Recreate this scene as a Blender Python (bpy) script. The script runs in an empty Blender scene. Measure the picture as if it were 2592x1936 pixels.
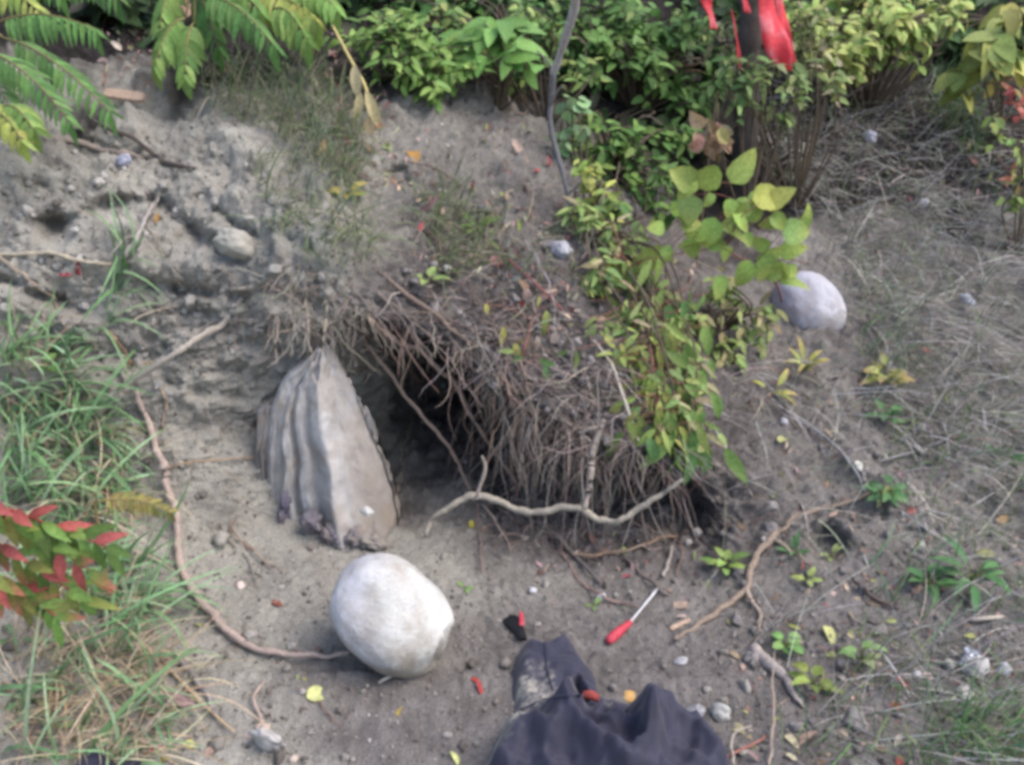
import bpy, math, random
import numpy as np
from mathutils import Vector, Matrix

# ------------------------------------------------------------------ camera, world, sun, exposure
S = bpy.context.scene
COL = S.collection
PITCH = math.radians(25)
CAM = np.array([0.0, 0.0, 1.3])
TH = 0.554
cd = bpy.data.cameras.new('camera')
cam = bpy.data.objects.new('camera', cd)
COL.objects.link(cam)
cam.location = CAM
cam.rotation_euler = (math.pi / 2 - PITCH, 0, 0)
cd.sensor_width = 36
cd.lens = 18 / TH
cd.clip_start = 0.02
cd.clip_end = 300
cd.dof.use_dof = True
cd.dof.focus_distance = 2.0
cd.dof.aperture_fstop = 9.0
S.camera = cam

SUN_EL, SUN_AZ = math.radians(58), math.radians(105)     # azimuth measured from +y towards +x
w = bpy.data.worlds.new('World')
S.world = w
w.use_nodes = True
nt = w.node_tree
bg = nt.nodes['Background']
sky = nt.nodes.new('ShaderNodeTexSky')
sky.sky_type = 'NISHITA'
sky.sun_disc = False
sky.sun_elevation = SUN_EL
sky.sun_rotation = SUN_AZ
sky.air_density = 1.0
sky.dust_density = 3.0
sky.ozone_density = 1.0
nt.links.new(sky.outputs[0], bg.inputs[0])
bg.inputs[1].default_value = 0.15
sd = bpy.data.lights.new('sun', 'SUN')
sd.energy = 0.9
sd.angle = math.radians(40)
sd.color = (1.0, 0.975, 0.95)
sun = bpy.data.objects.new('sun', sd)
COL.objects.link(sun)
sdir = Vector((math.sin(SUN_AZ) * math.cos(SUN_EL), math.cos(SUN_AZ) * math.cos(SUN_EL), math.sin(SUN_EL)))
sun.rotation_euler = sdir.to_track_quat('Z', 'Y').to_euler()
S.view_settings.view_transform = 'Standard'
S.view_settings.look = 'None'
S.view_settings.exposure = 1.2
S.view_settings.gamma = 1
S.cycles.use_denoising = True
S.cycles.pixel_filter_type = 'BLACKMAN_HARRIS'
S.cycles.filter_width = 3.8
S.cycles.max_bounces = 6

random.seed(5)
R = np.random.default_rng(11)

# ------------------------------------------------------------------ noise
_perm = np.random.default_rng(3).permutation(256)
_perm = np.concatenate([_perm, _perm, _perm])
_g = np.random.default_rng(4).normal(size=(256, 3))
_g /= np.linalg.norm(_g, axis=1)[:, None]


def perlin(p):
    p = np.asarray(p, float)
    i = np.floor(p).astype(int)
    f = p - i
    u = f * f * f * (f * (f * 6 - 15) + 10)
    i &= 255
    out = 0
    for dx in (0, 1):
        wx = u[:, 0] if dx else 1 - u[:, 0]
        for dy in (0, 1):
            wy = u[:, 1] if dy else 1 - u[:, 1]
            for dz in (0, 1):
                wz = u[:, 2] if dz else 1 - u[:, 2]
                h = _perm[_perm[_perm[(i[:, 0] + dx) & 255] + ((i[:, 1] + dy) & 255)] + ((i[:, 2] + dz) & 255)]
                g = _g[h]
                d = g[:, 0] * (f[:, 0] - dx) + g[:, 1] * (f[:, 1] - dy) + g[:, 2] * (f[:, 2] - dz)
                out = out + wx * wy * wz * d
    return out * 1.6


def fbm(p, scale, octs=4, gain=0.5, off=0.0):
    p = np.asarray(p, float) / scale + off
    a, o = 1.0, 0.0
    for k in range(octs):
        o = o + a * perlin(p + 17.3 * k)
        p = p * 2.03
        a *= gain
    return o


def sstep(a, b, x):
    t = np.clip((x - a) / (b - a), 0, 1)
    return t * t * (3 - 2 * t)


# ------------------------------------------------------------------ materials
def newmat(name):
    m = bpy.data.materials.new(name)
    m.use_nodes = True
    n = m.node_tree
    b = n.nodes['Principled BSDF']
    b.inputs['Specular IOR Level'].default_value = 0.25
    return m, n, b


def node(n, t, **k):
    x = n.nodes.new(t)
    for a, v in k.items():
        setattr(x, a, v)
    return x


def noise(n, scale, detail=6, rough=0.6, vec=None, dist=0.0):
    x = node(n, 'ShaderNodeTexNoise')
    x.inputs['Scale'].default_value = scale
    x.inputs['Detail'].default_value = detail
    x.inputs['Roughness'].default_value = rough
    x.inputs['Distortion'].default_value = dist
    if vec is not None:
        n.links.new(vec, x.inputs['Vector'])
    return x.outputs[0]


def ramp(n, fac, stops):
    x = node(n, 'ShaderNodeValToRGB')
    while len(x.color_ramp.elements) < len(stops):
        x.color_ramp.elements.new(0.5)
    for e, (p, c) in zip(x.color_ramp.elements, stops):
        e.position = p
        e.color = (c, c, c, 1) if isinstance(c, (int, float)) else (*c, 1)
    n.links.new(fac, x.inputs[0])
    return x.outputs[0]


def mix(n, a, b, fac, mode='MIX'):
    x = node(n, 'ShaderNodeMix', data_type='RGBA', blend_type=mode)
    for v, i in ((fac, 0), (a, 6), (b, 7)):
        if hasattr(v, 'is_linked') or hasattr(v, 'links'):
            n.links.new(v, x.inputs[i])
        elif i == 0:
            x.inputs[0].default_value = v
        else:
            x.inputs[i].default_value = (*v, 1)
    return x.outputs[2]


def bump(n, b, h, strength, dist):
    x = node(n, 'ShaderNodeBump')
    x.inputs['Strength'].default_value = strength
    x.inputs['Distance'].default_value = dist
    n.links.new(h, x.inputs['Height'])
    n.links.new(x.outputs[0], b.inputs['Normal'])


def attr(n, name='Col'):
    x = node(n, 'ShaderNodeAttribute', attribute_name=name)
    return x.outputs['Color']


def mat_soil():
    m, n, b = newmat('soil')
    pos = node(n, 'ShaderNodeNewGeometry').outputs['Position']
    sep = node(n, 'ShaderNodeSeparateColor')
    n.links.new(attr(n, 'Soil'), sep.inputs[0])
    sand = mix(n, (0.50, 0.47, 0.405), (0.33, 0.305, 0.265), ramp(n, noise(n, 9, 8, 0.65, pos), [(0.35, 0), (0.68, 1)]))
    damp = mix(n, (0.285, 0.258, 0.24), (0.165, 0.147, 0.135), ramp(n, noise(n, 14, 8, 0.65, pos), [(0.35, 0), (0.66, 1)]))
    humus_shade = mix(n, (0.055, 0.048, 0.045), (0.024, 0.02, 0.019), ramp(n, noise(n, 30, 6, 0.7, pos), [(0.35, 0), (0.65, 1)]))  # near-black humus that also holds the painted shade under the plants
    rooty = mix(n, (0.225, 0.2, 0.188), (0.11, 0.095, 0.088), ramp(n, noise(n, 26, 8, 0.7, pos), [(0.36, 0), (0.64, 1)]))  # rooty soil, also the painted shade on the recess floor
    c = mix(n, sand, damp, sep.outputs[0])
    c = mix(n, c, rooty, sep.outputs[1])
    c = mix(n, c, humus_shade, sep.outputs[2])
    grit = ramp(n, noise(n, 190, 3, 0.6, pos), [(0.3, 0.72), (0.5, 1.0), (0.72, 1.3)])
    c = mix(n, c, grit, 1.0, 'MULTIPLY')
    n.links.new(c, b.inputs['Base Color'])
    b.inputs['Roughness'].default_value = 0.95
    b.inputs['Specular IOR Level'].default_value = 0.1
    hh = node(n, 'ShaderNodeMath', operation='ADD')
    n.links.new(noise(n, 90, 8, 0.7, pos), hh.inputs[0])
    n.links.new(noise(n, 320, 3, 0.6, pos), hh.inputs[1])
    bump(n, b, hh.outputs[0], 1.0, 0.009)
    return m


def mat_leaf(name='leaf', trans=0.28, rough=0.55):
    m, n, b = newmat(name)
    pos = node(n, 'ShaderNodeNewGeometry').outputs['Position']
    c = mix(n, attr(n), ramp(n, noise(n, 120, 4, 0.6, pos), [(0.3, 0.7), (0.7, 1.15)]), 1.0, 'MULTIPLY')
    hs = node(n, 'ShaderNodeHueSaturation')
    hs.inputs['Saturation'].default_value = 0.86 if name == 'leaf' else 1.0
    hs.inputs['Value'].default_value = 0.87 if name == 'leaf' else 1.0
    n.links.new(c, hs.inputs['Color'])
    c = hs.outputs[0]
    n.links.new(c, b.inputs['Base Color'])
    b.inputs['Roughness'].default_value = rough
    t = node(n, 'ShaderNodeBsdfTranslucent')
    n.links.new(c, t.inputs[0])
    mx = node(n, 'ShaderNodeMixShader')
    mx.inputs[0].default_value = trans
    n.links.new(b.outputs[0], mx.inputs[1])
    n.links.new(t.outputs[0], mx.inputs[2])
    n.links.new(mx.outputs[0], n.nodes['Material Output'].inputs[0])
    bump(n, b, noise(n, 300, 3, 0.6, pos), 0.3, 0.002)
    return m


def mat_bark():
    m, n, b = newmat('bark')
    pos = node(n, 'ShaderNodeNewGeometry').outputs['Position']
    k = noise(n, 170, 6, 0.7, pos)
    c = mix(n, attr(n), ramp(n, k, [(0.3, 0.55), (0.7, 1.3)]), 1.0, 'MULTIPLY')
    n.links.new(c, b.inputs['Base Color'])
    b.inputs['Roughness'].default_value = 0.85
    bump(n, b, k, 0.6, 0.003)
    return m


def mat_stone(name, sc, lo=0.7, hi=1.2, bstr=0.35):
    m, n, b = newmat(name)
    pos = node(n, 'ShaderNodeTexCoord').outputs['Object']
    c = mix(n, attr(n), ramp(n, noise(n, sc, 8, 0.65, pos), [(0.3, lo), (0.7, hi)]), 1.0, 'MULTIPLY')
    if name != 'pebble_stone':
        c = mix(n, c, mix(n, c, (0.30, 0.235, 0.17), 0.62), ramp(n, noise(n, sc * .45, 6, 0.7, pos, 0.6), [(0.47, 0), (0.68, 1)]))
    sp = ramp(n, noise(n, sc * 22, 3, 0.7, pos), [(0.3, 0.72), (0.45, 1), (0.75, 1.12)])
    c = mix(n, c, sp, 1.0, 'MULTIPLY')
    n.links.new(c, b.inputs['Base Color'])
    b.inputs['Roughness'].default_value = 0.8
    bump(n, b, noise(n, sc * 7, 8, 0.75, pos), bstr, 0.008)
    return m


def mat_plain(name, col, rough=0.6, metal=0.0, var=0.25, sc=60, bstr=0.2):
    m, n, b = newmat(name)
    pos = node(n, 'ShaderNodeTexCoord').outputs['Object']
    k = noise(n, sc, 5, 0.6, pos)
    c = mix(n, col, ramp(n, k, [(0.3, 1 - var), (0.7, 1 + var)]), 1.0, 'MULTIPLY')
    n.links.new(c, b.inputs['Base Color'])
    b.inputs['Roughness'].default_value = rough
    b.inputs['Metallic'].default_value = metal
    bump(n, b, k, bstr, 0.002)
    return m


def mat_cloth():
    m, n, b = newmat('dark_fabric')
    pos = node(n, 'ShaderNodeTexCoord').outputs['Object']
    k = noise(n, 45, 5, 0.6, pos)
    c = mix(n, (0.027, 0.027, 0.052), (0.017, 0.017, 0.034), ramp(n, k, [(0.35, 0), (0.65, 1)]))
    d = mix(n, (0.42, 0.39, 0.33), (0.25, 0.23, 0.19), noise(n, 300, 4, 0.6, pos))
    c = mix(n, c, d, attr(n, 'Dust'))
    n.links.new(c, b.inputs['Base Color'])
    b.inputs['Roughness'].default_value = 0.7
    b.inputs['Sheen Weight'].default_value = 0.1
    bump(n, b, noise(n, 700, 2, 0.5, pos), 0.25, 0.001)
    return m


M = dict(soil=mat_soil(), leaf=mat_leaf(), dry=mat_leaf('dry_leaf', 0.15, 0.8), bark=mat_bark(),
         boulder=mat_stone('boulder_stone', 14, 0.72, 1.12, 0.7), pebble=mat_stone('pebble_stone', 30),
         rib=mat_stone('ribbed_stone', 22, 0.74, 1.14, 0.5), cloth=mat_cloth(),
         red=mat_plain('red_plastic', (0.44, 0.05, 0.07), 0.6, 0.0, 0.45, 140), steel=mat_plain('steel', (0.5, 0.49, 0.49), 0.45, 0.8, 0.3, 200),
         black=mat_plain('black_plastic', (0.012, 0.012, 0.014), 0.5), foil=mat_plain('foil', (0.75, 0.77, 0.82), 0.35, 0.7),
         redtag=mat_plain('red_fabric', (0.3, 0.06, 0.05), 0.8))


def mat_ribbon():
    m, n, b = newmat('ribbon')
    pos = node(n, 'ShaderNodeNewGeometry').outputs['Position']
    c = mix(n, (0.8, 0.09, 0.11), (0.85, 0.32, 0.34), ramp(n, noise(n, 14, 4, 0.6, pos), [(0.45, 0), (0.7, 1)]))
    n.links.new(c, b.inputs['Base Color'])
    b.inputs['Roughness'].default_value = 0.6
    bump(n, b, noise(n, 60, 4, 0.6, pos), 0.6, 0.01)
    t = node(n, 'ShaderNodeBsdfTranslucent')
    n.links.new(c, t.inputs[0])
    mx = node(n, 'ShaderNodeMixShader')
    mx.inputs[0].default_value = 0.4
    n.links.new(b.outputs[0], mx.inputs[1])
    n.links.new(t.outputs[0], mx.inputs[2])
    n.links.new(mx.outputs[0], n.nodes['Material Output'].inputs[0])
    return m


M['ribbon'] = mat_ribbon()


# ------------------------------------------------------------------ mesh collector
class MB:
    def __init__(s):
        s.V, s.F, s.C, s.n = [], [], [], 0

    def add(s, V, F, C):
        V = np.asarray(V, float).reshape(-1, 3)
        C = np.asarray(C, float)
        if C.ndim == 1:
            C = np.tile(C[:3], (len(V), 1))
        s.V.append(V)
        s.F.append(np.asarray(F, int) + s.n)
        s.C.append(C)
        s.n += len(V)

    def build(s, name, mat, parent=None, smooth=True, origin=None, cname='Col'):
        me = bpy.data.meshes.new(name)
        V = np.concatenate(s.V) if s.V else np.zeros((0, 3))
        C = np.concatenate(s.C)
        if origin is not None:
            V = V - np.asarray(origin)
        loops = np.concatenate([f.ravel() for f in s.F])
        sizes = np.concatenate([np.full(len(f), f.shape[1]) for f in s.F])
        starts = np.concatenate([[0], np.cumsum(sizes)[:-1]])
        me.vertices.add(len(V))
        me.vertices.foreach_set('co', V.astype(np.float32).ravel())
        me.loops.add(len(loops))
        me.loops.foreach_set('vertex_index', loops.astype(np.int32))
        me.polygons.add(len(sizes))
        me.polygons.foreach_set('loop_start', starts.astype(np.int32))
        me.polygons.foreach_set('use_smooth', np.full(len(sizes), smooth))
        me.update(calc_edges=True)
        a = me.attributes.new(cname, 'FLOAT_COLOR', 'POINT')
        a.data.foreach_set('color', np.concatenate([C, np.ones((len(C), 1))], 1).astype(np.float32).ravel())
        me.validate()
        me.materials.append(mat)
        o = bpy.data.objects.new(name, me)
        COL.objects.link(o)
        if origin is not None:
            o.location = origin if parent is None else (0, 0, 0)
        if parent is not None:
            o.parent = parent
        return o


def tag(o, label=None, cat=None, group=None, kind=None):
    for k, v in (('label', label), ('category', cat), ('group', group), ('kind', kind)):
        if v:
            o[k] = v
    return o


def empty(name, loc):
    o = bpy.data.objects.new(name, None)
    COL.objects.link(o)
    o.location = loc
    o.empty_display_size = 0.05
    return o


def nrm(v):
    v = np.asarray(v, float)
    return v / (np.linalg.norm(v) + 1e-9)


# ------------------------------------------------------------------ the ground
FAR = [(9, 3.1), (40, 9)]
PROF = {
    -6.0: [(-8, 0), (.3, .05), (.7, .14), (1.0, .25), (1.3, .38), (1.5, .46), (1.65, .54), (1.8, .62), (1.95, .70), (2.16, .80), (2.45, .92), (2.9, 1.07), (3.5, 1.25), (4.5, 1.58)],
    -1.5: [(-8, 0), (.55, .01), (1.0, .05), (1.3, .11), (1.55, .2), (1.72, .30), (1.86, .41), (1.96, .52), (2.04, .62), (2.16, .73), (2.4, .84), (2.8, .97), (3.4, 1.15), (4.5, 1.5)],
    -.85: [(-8, 0), (.6, 0), (1.15, .0), (1.42, .03), (1.65, .09), (1.8, .17), (1.92, .28), (2.0, .39), (2.06, .5), (2.15, .62), (2.4, .77), (2.8, .92), (3.4, 1.1), (4.5, 1.48)],
    -.6: [(-8, 0), (.6, 0), (1.2, 0), (1.6, .0), (1.82, .05), (1.95, .14), (2.02, .27), (2.04, .41), (2.05, .52), (2.12, .64), (2.38, .79), (2.8, .93), (3.4, 1.1), (4.5, 1.48)],
    -.42: [(-8, 0), (.6, 0), (1.2, 0), (1.6, 0), (1.88, .01), (2.06, .06), (2.14, .25), (2.08, .44), (1.99, .55), (2.07, .68), (2.35, .81), (2.8, .94), (3.4, 1.1), (4.5, 1.46)],
    -.3: [(-8, 0), (.6, 0), (1.2, 0), (1.65, 0), (1.95, .0), (2.5, .02), (2.56, .2), (2.35, .46), (2.01, .51), (2.075, .63), (2.34, .77), (2.8, .91), (3.4, 1.08), (4.5, 1.45)],
    -.10: [(-8, 0), (.6, 0), (1.2, 0), (1.7, 0), (1.98, 0), (2.55, .02), (2.62, .1), (2.35, .38), (2.0, .41), (2.05, .52), (2.32, .67), (2.8, .86), (3.4, 1.05), (4.5, 1.43)],
    -.18: [(-8, 0), (.6, 0), (1.2, 0), (1.7, 0), (2.0, 0), (2.7, .02), (2.76, .14), (2.4, .42), (2.02, .46), (2.075, .57), (2.33, .7), (2.8, .88), (3.4, 1.06), (4.5, 1.44)],
    .0: [(-8, 0), (.6, 0), (1.15, 0), (1.55, 0), (1.80, 0), (2.06, .01), (2.15, .06), (2.12, .2), (1.97, .29), (2.0, .42), (2.30, .64), (2.78, .83), (3.4, 1.03), (4.5, 1.42)],
    .2: [(-8, 0), (.6, 0), (1.15, 0), (1.48, 0), (1.72, .0), (1.98, .01), (2.09, .05), (2.05, .16), (1.91, .235), (1.95, .36), (2.28, .56), (2.76, .74), (3.4, .97), (4.5, 1.38)],
    .28: [(-8, 0), (.6, 0), (1.15, 0), (1.46, 0), (1.70, .0), (1.98, .01), (2.09, .05), (2.05, .15), (1.89, .21), (1.94, .33), (2.28, .52), (2.76, .70), (3.4, .94), (4.5, 1.36)],
    .38: [(-8, 0), (.6, 0), (1.15, 0), (1.46, 0), (1.68, 0), (2.3, .0), (2.35, .09), (2.08, .19), (1.88, .205), (1.96, .31), (2.28, .45), (2.76, .65), (3.4, .9), (4.5, 1.34)],
    .45: [(-8, 0), (.6, 0), (1.15, 0), (1.47, 0), (1.69, 0), (2.0, .02), (2.05, .07), (1.96, .13), (1.90, .16), (2.04, .28), (2.33, .42), (2.8, .61), (3.42, .86), (4.5, 1.31)],
    .52: [(-8, 0), (.6, 0), (1.15, 0), (1.48, 0), (1.68, .01), (1.82, .04), (1.89, .09), (1.93, .13), (1.98, .17), (2.17, .27), (2.44, .4), (2.85, .58), (3.45, .82), (4.5, 1.28)],
    .75: [(-8, 0), (.6, 0), (1.2, 0), (1.52, .01), (1.72, .03), (1.88, .06), (1.99, .095), (2.07, .125), (2.15, .16), (2.3, .235), (2.57, .35), (2.98, .51), (3.5, .74), (4.5, 1.2)],
    1.6: [(-8, 0), (.6, 0), (1.2, 0), (1.5, .01), (1.7, .03), (1.85, .06), (2.0, .09), (2.12, .12), (2.22, .15), (2.4, .21), (2.7, .31), (3.1, .45), (3.6, .65), (4.5, 1.05)],
    6.0: [(-8, 0), (.6, 0), (1.2, 0), (1.5, .01), (1.7, .03), (1.85, .05), (2.0, .08), (2.12, .1), (2.22, .12), (2.4, .17), (2.7, .25), (3.1, .36), (3.6, .53), (4.5, .9)],
}


def catmull(P, t):
    """P (K,...) sampled at float index t"""
    P = np.asarray(P, float)
    i = np.clip(np.floor(t).astype(int), 0, len(P) - 2)
    f = t - i
    f = f.reshape(-1, *([1] * (P.ndim - 1)))
    p0 = P[np.maximum(i - 1, 0)]
    p1, p2 = P[i], P[i + 1]
    p3 = P[np.minimum(i + 2, len(P) - 1)]
    return 0.5 * (2 * p1 + (p2 - p0) * f + (2 * p0 - 5 * p1 + 4 * p2 - p3) * f ** 2 + (3 * p1 - p0 - 3 * p2 + p3) * f ** 3)


def build_ground():
    xs_k = np.array(sorted(PROF))
    K = np.array([PROF[x] + FAR for x in xs_k])          # stations, 16, 2
    xs = np.concatenate([np.linspace(-60, -6, 12)[:-1], np.linspace(-6, -2.2, 50)[:-1], np.linspace(-2.2, 2.4, 740), np.linspace(2.4, 6, 50)[1:], np.linspace(6, 60, 12)[1:]])
    xc = np.clip(xs, -6, 6)
    prof = np.stack([np.stack([np.interp(xc, xs_k, K[:, j, c]) for c in (0, 1)], -1) for j in range(K.shape[1])])   # 16, nx, 2
    # smooth along x inside the dense part
    ker = np.exp(-0.5 * (np.arange(-12, 13) / 5.0) ** 2)
    ker /= ker.sum()
    a, b = 60, 60 + 740
    for j in range(prof.shape[0]):
        for c in (0, 1):
            q = np.pad(prof[j, a:b, c], 12, mode='edge')
            prof[j, a:b, c] = np.convolve(q, ker, 'valid')
    seg = [8, 26, 70, 70, 55, 50, 40, 40, 34, 55, 70, 80, 80, 60, 26]
    t = np.concatenate([k + np.arange(n) / n for k, n in enumerate(seg)] + [[len(seg)]])
    G = catmull(prof, t)                                # nt, nx, 2
    nt_, nx = G.shape[:2]
    V = np.empty((nt_, nx, 3))
    V[..., 0] = xs
    V[..., 1:] = G
    du = np.gradient(V, axis=1)
    dv = np.gradient(V, axis=0)
    N = np.cross(du, dv)
    N /= np.linalg.norm(N, axis=-1, keepdims=True) + 1e-9
    P = V.reshape(-1, 3)
    T = np.repeat(t, nx)
    near = sstep(3.5, 2.2, np.abs(P[:, 0])) * sstep(7, 4.5, P[:, 1])
    bank = sstep(3.6, 5.0, T)
    left = sstep(-.35, -.6, P[:, 0])
    right = sstep(.4, .7, P[:, 0])
    mid = (1 - left) * (1 - right)
    d = fbm(P, .42, 3) * .035 * (.35 + .65 * bank)
    d += fbm(P, .12, 4, off=5) * .016 * (.3 + .7 * bank)
    cl = np.abs(fbm(P, .05, 4, 0.55, off=9))
    d += (cl - .3) * .016 * (.35 + .65 * bank) * (1 + .9 * mid * bank)
    d += fbm(P, .014, 2, off=2) * .0034
    d += (np.abs(fbm(P, .03, 3, off=55)) - .25) * .011
    d += np.clip(fbm(P, .02, 2, off=85) - .25, 0, 1) * .012
    te = fbm(P * [1, 1, 1.6], .17, 3, off=61) * 3.2
    te = np.floor(te) + sstep(.72, .98, te - np.floor(te))
    d += te * .011 * left * sstep(.12, .3, P[:, 2])
    te = fbm(P * [1, 1, 1.4], .06, 2, off=71) * 2.4
    te = np.floor(te) + sstep(.7, .98, te - np.floor(te))
    d += te * .006 * (.25 + .75 * bank)
    # crumbly strata on the sandy face: broken shelves dipping to the right
    zz = P[:, 2] + .3 * (P[:, 0] + 1.0) + .075 * fbm(P, .3, 4, off=31)
    st = zz / .14
    fr = st - np.floor(st)
    shelf = (sstep(0, .75, fr) * sstep(1.0, .86, fr)) * (.3 + .9 * np.clip(fbm(P * [1, 1, 2], .16, 2, off=41) + .5, 0, 1.3))
    d += shelf * .03 * left * sstep(.22, .36, P[:, 2]) * sstep(1.05, .9, P[:, 2])
    # undercuts below the pale ledges, cracks and burrows
    spots = []
    for line, r0, dp in (([(70, 478), (120, 484), (170, 470), (215, 442), (270, 430), (330, 432), (380, 452)], .017, .05), ([(375, 470), (420, 500), (470, 540), (520, 575)], .020, .05), ([(430, 425), (455, 446), (480, 466), (520, 494), (560, 520)], .010, .045),
                         ([(40, 390), (75, 398), (112, 408)], .008, .03), ([(130, 385), (150, 410), (160, 432)], .006, .025), ([(150, 285), (230, 318), (300, 345)], .012, .035), ([(300, 610), (400, 625), (500, 640), (560, 650)], .018, .045), ([(0, 600), (90, 640), (200, 680)], .016, .04)):
        for (xa, ya), (xb, yb) in zip(line[:-1], line[1:]):
            m_ = max(2, int(math.hypot(xb - xa, yb - ya) / 11))
            for k in range(m_):
                f = k / m_
                spots.append((xa + (xb - xa) * f + R.normal(0, 2.5), ya + (yb - ya) * f + R.normal(0, 2.5), r0 * R.uniform(.6, 1.3), dp * R.uniform(.25, .6)))
    # two burrows in the face
    P0 = P + (N.reshape(-1, 3)) * (d * near)[:, None]
    for (px, py, r, dep) in [(120, 490, .04, .08), (1785, 1175, .045, .08), (255, 452, .03, .03), (410, 520, .035, .04), (860, 385, .03, .04)] + spots:
        o, dr = ray(px, py)
        rel = P0 - o
        s = rel @ dr
        q = np.linalg.norm(rel - s[:, None] * dr, axis=1)
        sel = (q < 2.5 * r) & (s > 0)
        if sel.any():
            smin = s[(q < r) & (s > 0)].min()
            dd = dep * np.exp(-(q[sel] / r) ** 4) * (s[sel] < smin + .3)
            P0[sel] += dr * dd[:, None]
    # soil kinds: r damp, g rooty plus painted recess shade, b humus plus painted shade
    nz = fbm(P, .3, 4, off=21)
    damp = np.clip(sstep(-.45, .25, P[:, 0] + .25 * nz) * .85 + sstep(1.75, 1.45, P[:, 1] + .12 * nz) * sstep(-.6, -.25, P[:, 0] + .25 * nz) * .75, 0, 1)
    damp = np.clip(damp + .25 * nz, 0, 1)
    rooty = sstep(3.75, 4.5, T + .5 * nz) * (.45 * sstep(12.6, 11.2, T + nz) + .55 * sstep(10.4, 9.0, T + nz)) * sstep(-.42, -.22, P[:, 0] + .1 * nz) * sstep(.75, .5, P[:, 0] + .2 * nz)  # reaches onto the recess floor to paint its shade into the soil
    humus_shade = sstep(2.66, 2.94, P[:, 1] + .35 * nz - .3 * sstep(.75, 1.2, P[:, 0]) * sstep(3.6, 3.2, P[:, 1]) + .02 * left - .1 * sstep(-.4, -.1, P[:, 0]) * sstep(.5, .3, P[:, 0]))  # dark ground behind the brow: shade painted in as humus
    C = np.stack([damp, rooty, np.clip(humus_shade, 0, 1)], -1)
    idx = np.arange(nt_ * nx).reshape(nt_, nx)
    F = np.stack([idx[:-1, :-1], idx[:-1, 1:], idx[1:, 1:], idx[1:, :-1]], -1).reshape(-1, 4)
    mb = MB()
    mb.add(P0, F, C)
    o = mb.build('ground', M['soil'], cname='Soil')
    return tag(o, 'eroding earth bank of sandy grey soil above a flat dirt floor', 'ground', kind='structure')


W_, H_ = 2212.0, 1652.0
FWD = np.array([0, math.cos(PITCH), -math.sin(PITCH)])
UPV = np.array([0, math.sin(PITCH), math.cos(PITCH)])


def ray(px, py):
    u = (px / W_ - .5) * 2 * TH
    v = -(py / H_ - .5) * 2 * TH * 764 / 1024
    d = np.array([u, 0, 0]) + UPV * v + FWD
    return CAM, d / np.linalg.norm(d)


ground = build_ground()
bpy.context.view_layer.update()


def hit(px, py):
    o, d = ray(px, py)
    ok, loc, nor, _ = ground.ray_cast(Vector(o), Vector(d))
    if not ok:
        return o + d * 6, np.array([0, -.5, .8]), 6.0
    n = np.array(nor)
    if n @ d > 0:
        n = -n
    return np.array(loc), n, float(np.linalg.norm(np.array(loc) - o))


def P(px, py, lift=0.0):
    """where the line of sight meets the ground, pulled `lift` metres off it"""
    l, n, D = hit(px, py)
    o, d = ray(px, py)
    return o + d * (D - lift)


def AT(px, py, y):
    """the point of the line of sight that stands y metres ahead"""
    o, d = ray(px, py)
    return o + d * (y / d[1])


def drop(p):
    """ground height below a point"""
    ok, loc, nor, _ = ground.ray_cast(Vector((p[0], p[1], p[2] + .02)), Vector((0, 0, -1)))
    return np.array(loc) if ok else np.array([p[0], p[1], 0.0])


def inpoly(poly, x, y):
    c = False
    j = len(poly) - 1
    for i in range(len(poly)):
        xi, yi = poly[i]
        xj, yj = poly[j]
        if (yi > y) != (yj > y) and x < (xj - xi) * (y - yi) / (yj - yi) + xi:
            c = not c
        j = i
    return c


def scatter(poly, n):
    xs, ys = [p[0] for p in poly], [p[1] for p in poly]
    out = []
    while len(out) < n:
        x, y = R.uniform(min(xs), max(xs)), R.uniform(min(ys), max(ys))
        if inpoly(poly, x, y):
            out.append((x, y))
    return out


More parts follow.
